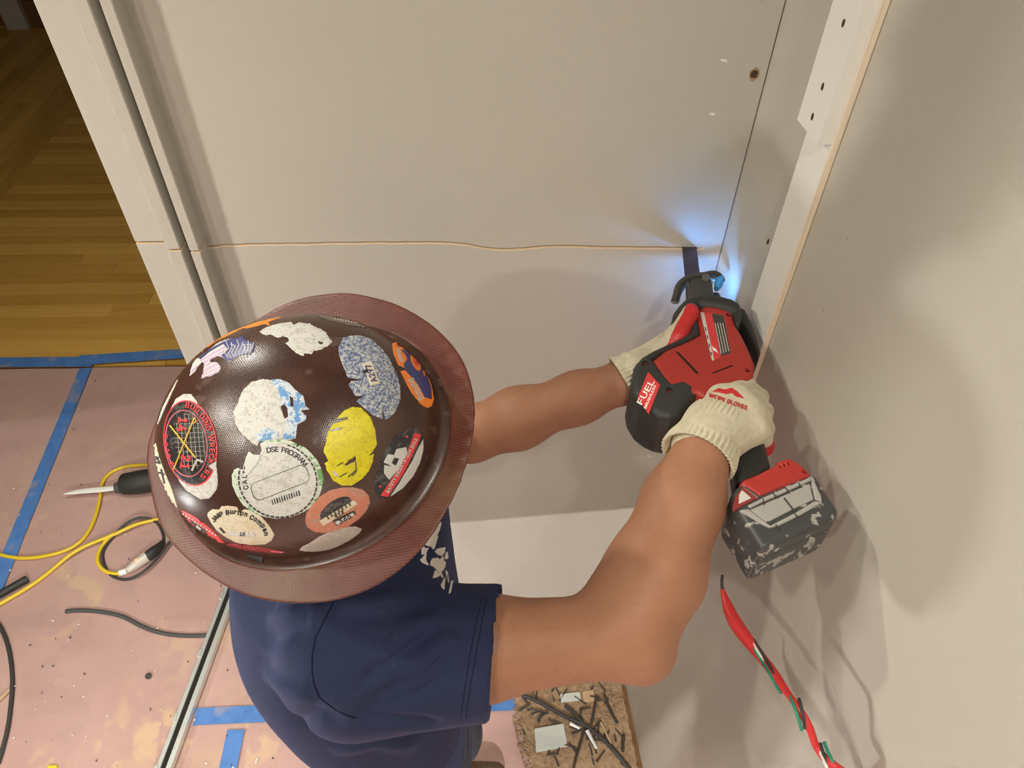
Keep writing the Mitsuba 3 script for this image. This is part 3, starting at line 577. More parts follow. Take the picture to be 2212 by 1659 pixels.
def crown_h(p, n, uv):
    a, b = uv.x / .00185, uv.y / .00165; r = dr.floor(b); a = a + .5 * (r - 2 * dr.floor(r / 2)); fx, fy = a - dr.floor(a) - .5, b - dr.floor(b) - .5
    return smoothstep(.5, .1, dr.sqrt(fx * fx + fy * fy)) + .6 * fbm(uv.x * 300, uv.y * 300, 0, 2)
def brim_h(p, n, uv):
    b = uv.y / .0026; a = uv.x / .003; return smoothstep(.5, .05, dr.abs(b - dr.floor(b) - .5)) + .4 * smoothstep(.5, .05, dr.abs(a - dr.floor(a) - .5)) + 1.5 * fbm(uv.x * 90, uv.y * 90, 0, 2)
mat('m_crown', mikit.proc(crown_col), .22, .38, clearcoat=1.0, clearcoat_gloss=.93); bump('m_crown', mikit.proc(crown_h, eps=3e-4), .000055)
mat('m_brim', mikit.proc(brim_col), .42, .32, clearcoat=.12, clearcoat_gloss=.8); bump('m_brim', mikit.proc(brim_h, eps=3e-4), .00006)
obj('crown', rev(crown_rows), 'm_crown', hk, smooth=True, uv=np.concatenate(crown_uv), label='dark maroon glossy crown with a dotted weave')
R = brim_r(th); rows, uvs = [], []
rin = np.hypot(crown_rows[-1][0], crown_rows[-1][1]); ca, sa = np.cos(th), np.sin(th)
wav = .0016 * np.exp(-((np.mod(th + .12 + np.pi, 2 * np.pi) - np.pi) / .5) ** 2) * np.sin(th * 60)
for f, dz in [(-.06, -.0005), (0, .0004), (.1, .0003), (.25, 0), (.45, 0), (.65, 0), (.82, 0), (.93, 0), (.985, -.0004), (1.0, -.0016), (.992, -.0028), (.96, -.0034), (.8, -.0034), (.5, -.0034), (.2, -.0034), (-.06, -.003)]:
    rr = rin + (R - rin) * f; g = np.clip(f, 0, 1)
    rows.append((rr * ca, rr * sa, dz + .001 - .004 * np.sin(g * np.pi) * 0 + wav * g ** 2)); uvs.append(np.stack([rr * ca, rr * sa], 1))
obj('brim', rev(rows), 'm_brim', hk, smooth=50 if False else True, uv=np.concatenate(uvs), label='reddish brown woven brim, scuffed at the rim')
# shell's inside and the head band
inner = [(x * .965, y * .965, z * .965 - .001) for x, y, z in crown_rows[:-6]]; m = rev(inner); m.invert(); obj('liner', m, 'm_rubber', hk, smooth=True)
# draping of stickers over the crown
def dome_hit(uv):
    uv = np.asarray(uv, float); d = FW + ((uv[:, :1] - 1106) / FPX) * RT + ((uv[:, 1:] - 829.5) / FPX) * DN; o = EYE - HC
    lo = np.full(len(uv), .50)
    def Fv(t):
        q = o + d * t[:, None]; x, y, z = (q @ HE - HO[0]) / HA, (q @ HG - HO[1]) / HB, q @ HN / HH
        return np.where(z > -.02, (x * x + y * y) ** (HX / 2) + np.abs(z) ** HX - 1, 5.0)
    ts = np.linspace(.50, .86, 240); hit = np.full(len(uv), np.nan); prev = Fv(np.full(len(uv), ts[0]))
    for a, b in zip(ts[:-1], ts[1:]):
        cur = Fv(np.full(len(uv), b)); new = (cur < 0) & (prev >= 0) & np.isnan(hit); hit[new] = a; prev = cur
    ok = ~np.isnan(hit); a, b = np.where(ok, hit, .5), np.where(ok, hit + ts[1] - ts[0], .6)
    for _ in range(26): m_ = (a + b) / 2; s_ = Fv(m_) < 0; b = np.where(s_, m_, b); a = np.where(s_, a, m_)
    q = o + d * a[:, None]; x, y, z = (q @ HE - HO[0]) / HA, (q @ HG - HO[1]) / HB, np.maximum(q @ HN / HH, 0); r = np.hypot(x, y) + 1e-9
    nn = (r ** (HX - 1))[:, None] * ((x / r / HA)[:, None] * HE + (y / r / HB)[:, None] * HG) + ((z ** (HX - 1)) / HH)[:, None] * HN
    return q + HC, nn / np.linalg.norm(nn, axis=1, keepdims=True), ok
def drape(poly, lift, step=5.0, rag=0.0, seed=0, thick=.00035, hit=dome_hit):
    "a thin layer with the outline poly (picture pixels), laid on the crown and given its thickness"
    out = []
    for g in getattr(poly.buffer(0), 'geoms', [poly.buffer(0)]):
        if g.geom_type != 'Polygon' or g.area < .5: continue
        g = g.segmentize(max(1.0, step * .6))
        if rag:
            def f(xy):
                n = np.c_[xy * .33, np.full(len(xy), seed)]; return xy + rag * 2 * np.stack([meshkit.fbm(n, 3, 1) - .5, meshkit.fbm(n, 3, 2) - .5], 1)
            g = Polygon(f(np.array(g.exterior.coords)), [f(np.array(h.coords)) for h in g.interiors]).buffer(0)
            if g.geom_type != 'Polygon': g = max(g.geoms, key=lambda a: a.area)
        pts = [np.array(g.exterior.coords)[:-1]] + [np.array(h.coords)[:-1] for h in g.interiors]
        x0, y0, x1, y1 = g.bounds; gx, gy = np.meshgrid(np.arange(x0, x1, step), np.arange(y0, y1, step)); ins = g.buffer(-step * .45)
        k = shapely.contains_xy(ins, gx, gy); pts.append(np.stack([gx[k], gy[k]], 1)); pts = np.concatenate(pts)
        from scipy.spatial import Delaunay
        tri = Delaunay(pts).simplices; c = pts[tri].mean(1); tri = tri[shapely.contains_xy(g, c[:, 0], c[:, 1])]
        p, n, ok = hit(pts); tri = tri[ok[tri].all(1)]
        if len(tri) == 0: continue
        q = p[tri]; flip = (np.cross(q[:, 1] - q[:, 0], q[:, 2] - q[:, 0]) * n[tri[:, 0]]).sum(1) < 0; tri[flip] = tri[flip][:, ::-1]
        N = len(pts); top, bot = p + n * (lift + thick), p + n * (lift - .0002 if lift > .0001 else -.0002)
        e = np.concatenate([tri[:, [0, 1]], tri[:, [1, 2]], tri[:, [2, 0]]]); es = np.sort(e, 1); _, idx, cnt = np.unique(es, axis=0, return_index=True, return_counts=True); e = e[idx[cnt == 1]]
        f = np.vstack([tri, np.stack([e[:, 0], e[:, 0] + N, e[:, 1] + N], 1), np.stack([e[:, 0], e[:, 1] + N, e[:, 1]], 1)]) if True else tri
        m = trimesh.Trimesh(np.vstack([top, bot]), f, process=False); m.remove_unreferenced_vertices(); out.append(m)
    return cat(*out) if out else None
ZA = lambda pts: zm(pts, 300, 600, 2.304)
ZU = lambda pts: zm(pts, 380, 660, 5.53)
ZR = lambda pts: zm(pts, 680, 680, 3.771)
ZL = lambda pts: zm(pts, 300, 820, 4.1475)
ZB = lambda pts: zm(pts, 480, 930, 5.721)
def ell(cx, cy, rx, ry, rot=0, n=72):
    t = np.linspace(0, 2 * np.pi, n, endpoint=False); c, s = math.cos(math.radians(rot)), math.sin(math.radians(rot)); x, y = rx * np.cos(t), ry * np.sin(t)
    return list(zip(cx + c * x - s * y, cy + s * x + c * y))
def worn(c0, c1, sc, cover, seed, c2=None):
    "paper with scratched and rubbed print: colours in the sticker's own surface position"
    def f(p, n, uv):
        v = fbm(p.x * sc + seed, p.y * sc, p.z * sc, 4); w = fbm(p.x * sc * 4, p.y * sc * 4 + seed, p.z * sc * 4, 2)
        r = mix(c0, c1, smoothstep(cover - .05, cover + .05, .6 * v + .4 * w))
        return r if c2 is None else mix(r, c2, smoothstep(.68, .74, fbm(p.x * 700 + seed, p.y * 700, p.z * 700, 2) - .02))
    return mikit.proc(f)
mat('m_st_white', worn((.50, .49, .47), (.41, .395, .37), 210, .56, 3, (.34, .28, .24)), .5, .4)
mat('m_st_speckle', worn((.42, .43, .43), (.085, .11, .22), 620, .50, 11), .5, .4)
mat('m_st_blue', worn((.46, .50, .55), (.11, .24, .46), 230, .50, 21), .5, .4)
mat('m_st_yellow', worn((.56, .485, .01), (.50, .42, .012), 130, .5, 5, (.36, .29, .01)), .45, .4)
mat('m_st_green', worn((.47, .52, .44), (.13, .28, .11), 110, .52, 8), .55, .35)
mat('m_st_beige', worn((.55, .47, .33), (.58, .52, .41), 70, .5, 13, (.35, .25, .14)), .5, .4)
mat('m_st_salmon', worn((.47, .17, .11), (.38, .20, .145), 70, .55, 17, (.45, .38, .32)), .5, .4)
mat('m_st_dark', worn((.020, .019, .020), (.065, .062, .062), 110, .56, 19), .35, .5)
mat('m_st_red', (.66, .045, .055), .4, .45); mat('m_st_orange', (.82, .22, .03), .4, .45); mat('m_st_navy', (.045, .045, .16), .4, .4); mat('m_st_print', (.03, .03, .033), .5, .3)
mat('m_st_grey', worn((.40, .355, .32), (.45, .40, .365), 60, .5, 23), .35, .5); mat('m_st_pink', (.58, .12, .17), .4, .4); mat('m_st_gold', (.52, .34, .05), .4, .4); mat('m_st_purple', (.46, .33, .50), .45, .4)
mat('m_st_pale', (.51, .50, .475), .45, .4); mat('m_st_clear', (.085, .055, .045), .12, .6); mat('m_st_maroon', (.24, .022, .03), .3, .5)
def sticker(base, mt, label, layers=(), rag=0.0, step=5.0, lift=.00005, seed=0, holes=()):
    poly = Polygon(base).buffer(0)
    for h in holes: poly = poly.difference(Polygon(h))
    k = obj('sticker', drape(poly, lift, step, rag, seed), mt, hk, smooth=True, label=label)
    for i, (nm, pl, m_) in enumerate(layers):
        pl = (pl if hasattr(pl, 'geom_type') else Polygon(pl)).buffer(0)
        if nm != 'free': pl = pl.intersection(poly)
        mm = drape(pl, lift + .00035 * (i + 1), min(step, 4.0), thick=.0003)
        if mm is not None: obj(nm if nm != 'free' else 'print', mm, m_, k, smooth=True)
    return k
def place_text(s, cx, cy, size, rot, bold=True, squeeze=1.0):
    g = text_poly(s, size, bold); b = g.bounds; g = affinity.translate(g, -(b[0] + b[2]) / 2, -(b[1] + b[3]) / 2); g = affinity.scale(g, squeeze, -1, origin=(0, 0)); return affinity.translate(affinity.rotate(g, rot, origin=(0, 0)), cx, cy)
def arc_text(s, ec, a0, a1, size, inner=False, bold=True):
    "letters along an ellipse ec = (cx, cy, rx, ry, rot) in picture pixels from angle a0 to a1 (degrees, clockwise as seen)"
    cx, cy, rx, ry, rot = ec; out = []; c, sn = math.cos(math.radians(rot)), math.sin(math.radians(rot))
    aa = np.radians(np.linspace(a0, a1, 400)); x, y = rx * np.cos(aa), ry * np.sin(aa); X, Y = cx + c * x - sn * y, cy + sn * x + c * y; l = np.r_[0, np.cumsum(np.hypot(np.diff(X), np.diff(Y)))]
    wd = np.array([{'I': .45, ' ': .6, 'W': 1.45, 'M': 1.3, 'm': 1.3, '1': .7, 'r': .7, 't': .7}.get(ch, 1.0) for ch in s]); pos = (np.cumsum(wd) - wd / 2) / wd.sum() * l[-1]
    for ch, q in zip(s, pos):
        if ch == ' ': continue
        px, py = np.interp(q, l, X), np.interp(q, l, Y); e = l[-1] * .01; dx, dy = np.interp(q + e, l, X) - np.interp(q - e, l, X), np.interp(q + e, l, Y) - np.interp(q - e, l, Y)
        out.append(place_text(ch, px, py, size, math.degrees(math.atan2(dy, dx)), bold))
    return shapely.union_all(out)
def line(pts, w): return LineString(pts).buffer(w / 2, cap_style='flat')
sticker(ZU([(1000, 320), (1060, 275), (1150, 240), (1280, 210), (1390, 205), (1410, 235), (1480, 205), (1600, 225), (1720, 280), (1800, 330), (1830, 400), (1870, 425), (1840, 470), (1790, 500), (1730, 530), (1640, 545), (1620, 580), (1540, 570), (1520, 605), (1440, 570), (1380, 520), (1330, 470), (1305, 455), (1360, 425), (1340, 380), (1290, 370), (1210, 385), (1150, 350), (1080, 355)]),
        'm_st_white', 'torn white sticker near the top of the crown', [('tear', ZU([(1700, 430), (1760, 450), (1740, 470), (1705, 455)]), 'm_st_print')], rag=2.2, seed=1)
fl_poly = ZU([(285, 640), (310, 600), (480, 460), (600, 410), (690, 395), (740, 400), (795, 370), (840, 420), (900, 440), (950, 460), (940, 560), (880, 590), (820, 625), (760, 615), (700, 640), (620, 670), (570, 620), (490, 605), (420, 640), (410, 680), (500, 680), (535, 730), (520, 790), (450, 830), (380, 850), (300, 875), (330, 800), (340, 700), (300, 665)])
strp = [line(ZU([(250, 690 + 46 * i), (640, 470 + 46 * i)]), 3.4) for i in range(0, 4)] + [line(ZU([(300, 800 + 42 * i), (540, 690 + 42 * i)]), 3.2) for i in range(0, 4)]
blue_z = Polygon(ZU([(560, 450), (700, 395), (800, 372), (860, 425), (945, 465), (935, 555), (870, 585), (760, 610), (620, 668), (550, 600), (640, 540)]))
sq = [line(ZU([(600 + 45 * i + 30 * math.sin(i * 2.1), 420 + 26 * (i % 3)), (640 + 40 * i, 500 + 20 * math.cos(i)), (590 + 42 * i, 570 + 18 * (i % 2)), (640 + 36 * i, 640)]), 1.5) for i in range(8)] + [Point(*ZU([(830 + 35 * (i % 3), 480 + 32 * (i // 3))])[0]).buffer(1.5) for i in range(9)]
sticker(fl_poly, 'm_st_pale', 'torn flag sticker with purple stripes and a blue and white part', [('stripes', shapely.union_all(strp).difference(blue_z), 'm_st_purple'), ('blue_part', blue_z.union(line(ZU([(290, 640), (400, 550), (500, 490), (600, 440)]), 3)), 'm_st_navy'), ('white_lines', shapely.union_all(sq), 'm_st_pale')], rag=1.6, seed=2)
sticker(ZU([(165, 840), (180, 770), (205, 690), (235, 650), (270, 630), (310, 670), (260, 740), (230, 790)]), 'm_st_pale', 'small torn white scrap beside the flag sticker', [('stripes', line(ZU([(190, 800), (270, 720)]), 3), 'm_st_purple')], rag=1.5, seed=3)
lab = Polygon(ZR([(385, 400), (460, 380), (530, 560), (455, 580)]))
sticker(ZR([(190, 270), (230, 190), (280, 175), (370, 170), (460, 200), (540, 270), (600, 350), (660, 470), (695, 580), (695, 690), (660, 780), (610, 840), (572, 855), (553, 750), (548, 850), (470, 815), (380, 740), (335, 705), (400, 665), (330, 660), (275, 570), (300, 540), (410, 530), (270, 515), (230, 420), (200, 330)]), 'm_st_speckle', 'worn blue and white speckled oval sticker',
        [('label', lab, 'm_st_beige'), ('lettering', place_text('A297', *ZR([(456, 482)])[0], 12, -112, True, .95), 'm_st_navy'), ('tear', ZR([(385, 465), (425, 445), (430, 470), (400, 485)]), 'm_st_print')], rag=1.2, seed=4)
oc = ZR([(815, 395)])[0]
sticker(ZR([(630, 235), (660, 225), (740, 265), (830, 350), (900, 450), (950, 580), (968, 690), (950, 745), (915, 760), (860, 730), (790, 640), (730, 530), (695, 460), (760, 445), (680, 410), (640, 320)]), 'm_st_orange', 'orange oval sticker with a dark blue emblem, near the right of the brim',
        [('emblem', ZR([(700, 285), (745, 295), (800, 320), (855, 400), (885, 500), (912, 500), (945, 600), (948, 690), (890, 670), (855, 600), (820, 545), (735, 455), (722, 405), (752, 360), (730, 320)]), 'm_st_navy'), ('disc', ell(*oc, 7, 19, -28), 'm_st_orange'), ('lettering', shapely.union_all([place_text('Building', *ZR([(815, 610)])[0], 11, 60, True, .9), place_text('Wreckin', *ZR([(688, 335)])[0], 7, 72, True, .8)]), 'm_st_pale'), ('number', place_text('100', *oc, 7, 62), 'm_st_red')], seed=5)
c5 = ZA([(520, 560), (560, 520), (620, 505), (650, 510), (700, 505), (750, 525), (780, 560), (820, 590), (830, 640), (850, 655), (805, 660), (835, 690), (830, 710), (790, 730), (780, 800), (740, 810), (700, 805), (600, 815), (590, 840), (560, 820), (540, 800), (500, 760), (480, 720), (470, 670), (490, 630)])
sticker(c5, 'm_st_white', 'white and blue torn round sticker at the top of the crown', [('blue_print', Polygon(ZA([(655, 505), (700, 505), (750, 525), (780, 560), (822, 590), (832, 640), (850, 655), (800, 662), (835, 690), (830, 712), (790, 730), (780, 800), (715, 806), (730, 745), (740, 700), (720, 640), (695, 560)])).union(Polygon(ZA([(575, 790), (640, 745), (700, 770), (690, 800), (600, 815)]))), 'm_st_blue')], rag=1.8, seed=6,
        holes=[ZA([(706, 640), (722, 632), (738, 645), (746, 690), (726, 703)]), ZA([(752, 590), (768, 598), (772, 640), (757, 642)])])
g6 = ZB([(470, 160), (560, 115), (720, 105), (860, 130), (930, 165), (915, 215), (960, 180), (1040, 220), (1110, 290), (1170, 360), (1230, 480), (1255, 600), (1225, 740), (1190, 820), (1100, 940), (1000, 1010), (860, 1060), (680, 1085), (520, 1065), (380, 1010), (260, 920), (180, 800), (130, 680), (120, 560), (150, 480), (200, 462), (260, 485), (270, 420), (300, 330), (330, 255), (400, 300), (470, 300), (490, 250)])
ec = (*ZB([(690, 612)])[0], 81, 75, 20)
bar = affinity.rotate(box(-38, -5.5, 38, 5.5), -19, origin=(0, 0)); bar = affinity.translate(bar, *ZB([(785, 812)])[0]); pill = affinity.translate(affinity.rotate(box(-50, -6, 50, 6).buffer(14), -21, origin=(0, 0)), *ZB([(720, 640)])[0])
dash = shapely.union_all([Polygon(ell(ec[0], ec[1], 86, 80, 20)).difference(Polygon(ell(ec[0], ec[1], 83, 77, 20))).intersection(Polygon([(ec[0], ec[1]), (ec[0] + 200 * math.cos(a), ec[1] + 200 * math.sin(a)), (ec[0] + 200 * math.cos(a + .1), ec[1] + 200 * math.sin(a + .1))])) for a in np.arange(-1.3, 3.6, .135)])
hatch = shapely.union_all([line([(ec[0] + 6 + 5.2 * i, ec[1] + 49 - 1.75 * i), (ec[0] + 3 + 5.2 * i, ec[1] + 36 - 1.75 * i)], 1.7 + (i % 3) * .5) for i in range(-3, 9)])
sticker(g6, 'm_st_green', 'large round white sticker with a faded green rim and black lettering', [('face', ell(ec[0], ec[1], 88, 82, 20), 'm_st_white'), ('print', shapely.union_all([dash, arc_text('DSE PROGRAM', (ec[0], ec[1], 71, 66, 20), -128, -50, 11), arc_text('CALIF', (ec[0], ec[1], 72, 66, 20), 140, 186, 10), pill.difference(pill.buffer(-1.0)), hatch.intersection(bar.buffer(2))]), 'm_st_print'), ('curl', ZB([(300, 330), (345, 270), (490, 300), (430, 420), (330, 540), (290, 520)]), 'm_st_pale')], rag=1.0, seed=7)
sticker(ZR([(175, 850), (240, 780), (310, 750), (380, 760), (450, 830), (490, 930), (505, 1050), (495, 1080), (440, 1150), (480, 1130), (470, 1200), (440, 1270), (380, 1340), (300, 1390), (220, 1390), (150, 1350), (100, 1270), (80, 1210), (110, 1190), (70, 1110), (95, 1020), (110, 950), (150, 890), (270, 850), (270, 832), (180, 845)]), 'm_st_yellow', 'bright yellow oval sticker with small tears', [('patch', ZR([(135, 1275), (165, 1270), (195, 1310), (175, 1322)]), 'm_st_grey'), ('scratch', shapely.union_all([line(ZR(q), 1.6) for q in ([(330, 1180), (335, 1260), (270, 1320)], [(200, 1320), (260, 1285)], [(180, 1230), (230, 1200)], [(340, 1270), (300, 1310)])]), 'm_st_print')], rag=1.2, seed=8,
        holes=[ZR([(118, 942), (180, 922), (240, 918), (200, 938), (130, 952)]), ZR([(238, 1228), (270, 1190), (332, 1150), (335, 1192), (262, 1226)])])
rd8 = ZR([(812, 960), (862, 975), (840, 1040), (720, 1290), (592, 1482), (535, 1470), (640, 1310), (760, 1090)])
sticker(ZR([(770, 925), (830, 925), (880, 980), (885, 1090), (860, 1200), (800, 1320), (720, 1420), (640, 1480), (570, 1500), (510, 1490), (485, 1440), (490, 1330), (530, 1200), (590, 1080), (660, 990)]), 'm_st_dark', 'black, white and red oval safety sticker near the brim',
        [('red_band', rd8, 'm_st_red'), ('white_part', Polygon(ZR([(876, 1015), (879, 1090), (852, 1200), (795, 1312), (710, 1410), (612, 1476), (680, 1375), (790, 1190), (850, 1060)])), 'm_st_pale'), ('hat_emblem', Polygon(ZR([(660, 1090), (740, 1075), (740, 1120), (690, 1230), (600, 1340), (560, 1290), (560, 1220), (622, 1230), (555, 1200), (590, 1130), (640, 1140)])).difference(Polygon(ZR([(620, 1205), (640, 1160), (682, 1170), (655, 1225)]))), 'm_st_pale'),
         ('lettering', place_text('SAFETY ORIENTATION 2016', *ZR([(700, 1224)])[0], 6.4, -61.5, True, 1.06), 'm_st_pale'), ('star', Point(*ZR([(738, 992)])[0]).buffer(3.2, 1), 'm_st_red'), ('star', Point(*ZR([(522, 1388)])[0]).buffer(3.2, 1), 'm_st_red')], seed=9)
sticker(ZL([(300, 240), (330, 180), (400, 130), (470, 130), (520, 195), (560, 300), (690, 600), (695, 770), (708, 900), (700, 980), (640, 1060), (560, 1072), (440, 1000), (370, 920), (280, 700), (255, 340)]), 'm_st_white', 'white torn sticker under the round building wreckers sticker', rag=1.5, seed=10)
e9 = (*ZL([(466, 570)])[0], 57, 93, -9); i9 = (*ZL([(436, 572)])[0], 43, 70, -8)
b9 = Polygon(ell(e9[0], e9[1], e9[2], e9[3], e9[4])).difference(Polygon(ZL([(620, 770), (760, 700), (760, 860), (672, 812)])))
grid = shapely.union_all([line([(i9[0] - 60 + 9 * i, i9[1] - 90), (i9[0] - 45 + 9 * i, i9[1] + 90)], .8) for i in range(13)] + [line([(i9[0] - 60, i9[1] - 80 + 10 * i), (i9[0] + 60, i9[1] - 84 + 10 * i)], .8) for i in range(16)]).intersection(Polygon(ell(i9[0] + 8, i9[1] - 4, 32, 60, -8)))
sticker(np.array(b9.exterior.coords), 'm_st_red', 'round black and red sticker reading building wreckers, with crossed gold bars',
        [('ring', ell(e9[0], e9[1], e9[2] - 3.2, e9[3] - 3.2, e9[4]), 'm_st_dark'), ('inner_rim', Polygon(ell(*i9[:2], 45, 72, -8)).difference(Polygon(ell(*i9[:2], 43, 70, -8))), 'm_st_pink'), ('grid', grid, 'm_st_grey'),
         ('lettering', shapely.union_all([arc_text('BUILDING WRECKERS', (e9[0] - 1.5, e9[1], 50, 82, -9), -84, 72, 11), arc_text('PRIDE', (e9[0] + 1, e9[1], 50, 82, -9), 202, 146, 9)]), 'm_st_red'),
         ('numbers', shapely.union_all([place_text('14', *ZL([(408, 408)])[0], 19, 98), place_text('21', *ZL([(438, 735)])[0], 19, 98)]), 'm_st_red'), ('crossed_bars', shapely.union_all([line(ZL([(300, 412), (530, 700)]), 3.0), line(ZL([(518, 345), (335, 800)]), 2.4), line(ZL([(518, 345), (535, 378), (505, 400)]), 2.0)]), 'm_st_gold'), ('hammer', line(ZL([(600, 735), (545, 715), (500, 810)]), 4), 'm_st_grey')], seed=11, lift=.0004)
sticker(ZL([(620, 1190), (660, 1160), (720, 1165), (740, 1135), (800, 1130), (880, 1140), (905, 1200), (915, 1240), (925, 1170), (950, 1160), (1020, 1180), (1100, 1230), (1170, 1310), (1215, 1390), (1190, 1440), (1130, 1475), (1000, 1480), (880, 1460), (780, 1410), (700, 1350), (650, 1280), (615, 1220)]), 'm_st_beige', 'cream oval company sticker with a small name label, low on the crown',
        [('label', ZL([(800, 1352), (1045, 1368), (1048, 1406), (812, 1392)]), 'm_st_pale'), ('lettering', shapely.union_all([arc_text('JMP Burton Compan', (*ZL([(900, 1352)])[0], 60, 38, 18), -178, -12, 9.5, bold=True), place_text('18', *ZL([(930, 1378)])[0], 7, 4), line(ZL([(730, 1322), (770, 1368)]), 3)]), 'm_st_print')], rag=.6, seed=12)
sticker(ZL([(350, 1172), (390, 1168), (470, 1208), (560, 1268), (640, 1328), (720, 1408), (772, 1465), (700, 1452), (600, 1420), (500, 1350), (420, 1260)]), 'm_st_red', 'red sticker with a dark box at the lower left of the crown', [('box', ZL([(465, 1252), (605, 1348), (606, 1386), (478, 1302)]), 'm_st_dark'), ('lettering', shapely.union_all([line(ZL([(400 + 26 * i, 1195 + 17 * i), (412 + 26 * i, 1206 + 17 * i)]), 2.6) for i in range(12)] + [line(ZL([(520, 1305), (560, 1338)]), 4)]), 'm_st_pale')], seed=13)
in12 = affinity.translate(affinity.rotate(Point(0, 0).buffer(1), 0), 0, 0)
sticker(ZB([(1025, 1120), (1040, 1020), (1100, 930), (1200, 820), (1330, 740), (1480, 705), (1620, 700), (1740, 730), (1810, 800), (1825, 890), (1780, 990), (1690, 1090), (1560, 1180), (1420, 1240), (1250, 1265), (1130, 1245), (1050, 1190)]), 'm_st_salmon', 'salmon red oval sticker with the number 365',
        [('inner_oval', ell(*ZB([(1400, 965)])[0], 39, 18, -35), 'm_st_dark'), ('band', ZB([(1200, 1110), (1630, 850), (1665, 905), (1250, 1170)]), 'm_st_beige'), ('box', ZB([(1365, 1110), (1625, 985), (1650, 1020), (1415, 1165)]), 'm_st_dark'), ('label', ZB([(1390, 1118), (1612, 1000), (1630, 1025), (1420, 1150)]), 'm_st_pale'), ('lettering', shapely.union_all([place_text('365', *ZB([(1510, 1074)])[0], 9, -30, True, 1.25), place_text('TERMINIX'[:4] * 0 + 'CHOICE' * 0 + 'N Y S', *ZB([(1440, 1015)])[0], 6, -31)] + [line(ZB([(1290 + 44 * i, 1035 - 27 * i), (1312 + 44 * i, 1075 - 27 * i)]), 2.4) for i in range(7)]), 'm_st_print')], rag=.6, seed=14)
sticker(ZB([(955, 1475), (980, 1440), (1080, 1390), (1200, 1310), (1350, 1240), (1500, 1195), (1650, 1185), (1725, 1210), (1700, 1260), (1600, 1340), (1450, 1420), (1300, 1475), (1150, 1495), (1020, 1490)]), 'm_st_grey', 'plain grey oval sticker low on the crown', seed=15)
sticker(ZB([(30, 1390), (200, 1398), (450, 1436), (700, 1482), (785, 1500), (700, 1514), (480, 1498), (250, 1466), (60, 1418)]), 'm_st_maroon', 'dark red strip sticker along the foot of the crown', [('lettering', line(ZB([(600, 1484), (760, 1502)]), 2.5), 'm_st_pink')], seed=16)
sticker(ZU([(275, 560), (350, 503), (480, 420), (640, 327), (790, 263), (950, 206), (1130, 163), (1280, 130), (1100, 198), (1130, 240), (1060, 222), (860, 272), (800, 270), (640, 350), (480, 425), (300, 565)]), 'm_st_orange', 'orange torn strip at the far side of the crown', rag=.8, seed=17, step=3)
sticker(ZL([(165, 400), (215, 250), (285, 110), (345, 0), (352, 5), (290, 135), (232, 265), (175, 395)]), 'm_st_white', 'white torn strip at the left side of the crown', rag=.6, seed=18, step=3)
sticker(ZL([(133, 520), (150, 560), (180, 690), (240, 850), (300, 990), (352, 1160), (312, 1145), (236, 1000), (168, 850), (140, 700)]), 'm_st_beige', 'cream sticker with black letters wrapping the left side of the crown', [('lettering', shapely.union_all([line(ZL(q), 3.4) for q in ([(150, 690), (185, 700)], [(160, 740), (200, 750)], [(165, 700), (195, 745)], [(185, 830), (235, 850)], [(205, 800), (235, 930)])]), 'm_st_print')], rag=.4, seed=19, step=3)
sticker(ZR([(20, 12), (150, 16), (300, 44), (410, 92), (420, 112), (250, 84), (100, 44)]), 'm_st_clear', 'clear label strip at the top edge of the crown', [('lettering', shapely.union_all([line(ZR([(160 + 22 * i, 36 + 4.2 * i), (170 + 22 * i, 39 + 4.2 * i)]), 2.2) for i in range(9)]), 'm_st_grey')], seed=20, step=3)
for q in (ZB([(330, 1522), (420, 1530), (500, 1545), (495, 1572), (400, 1560)]), ZR([(825, 1345), (868, 1250), (903, 1262), (868, 1345)])):
    c = np.mean(q, axis=0); p = onplane(c[0], c[1], HN, HC + HN * .004); ax = unit(np.cross(HN, p - HC)); 
    m = tube([p - ax * .009, p + ax * .009], .0045, 12, 3); obj('suspension_slot', m, 'm_rubber', hk, smooth=50, label='black slot plug')
# ---------------------------------------------------------------- the reciprocating saw, lying on its side against the cut
ZBLADE = bw(1500, 534)[2]; ZS = ZBLADE + .038; ZM = ZBLADE
ZC = lambda pts: zm(pts, 1340, 560, 4.367)
ZK = lambda pts: zm(pts, 1480, 960, 5.53)
def sp_poly(pts, z=None): return planepoly(pts, ZS - .006 if z is None else z)
mat('m_sawred', (.37, .030, .024), .42, .45); mat('m_sawblack', (.030, .030, .029), .55, .4); mat('m_sawgrey', (.055, .052, .048), .45, .45)
def batt_col(p, n, uv):
    v = smoothstep(.555, .60, .55 * fbm(p.x * 130, p.y * 130, p.z * 90, 4) + .45 * fbm(p.x * 30, p.y * 30, p.z * 30, 2)); return mix((.045, .047, .048), (.30, .285, .265), v)
mat('m_battdark', mikit.proc(batt_col), .4, .5); mat('m_battgrey', (.33, .315, .295), .42, .45); mat('m_blade', (.10, .075, .095), .3, .5, metallic=.8); mat('m_scr', (.22, .03, .03), .5, .4)
mat('m_label_grey', (.55, .53, .50), .4, .4); mat('m_label_black', (.05, .045, .04), .35, .5); mat('m_labelred', (.62, .045, .05), .35, .45)
sk = thing('reciprocating_saw', 'red and black cordless reciprocating saw cutting the panel, in both gloved hands', 'saw')
red = ZC([(700, 560), (742, 470), (800, 452), (900, 462), (1030, 500), (1062, 545), (1090, 640), (1150, 735), (1222, 885), (1272, 1012), (1252, 1130), (1190, 1245), (1130, 1330), (1000, 1400), (880, 1370), (730, 1290), (560, 1300), (400, 1180), (290, 970), (420, 868), (640, 778), (742, 720)])
cutz = ZS - .004
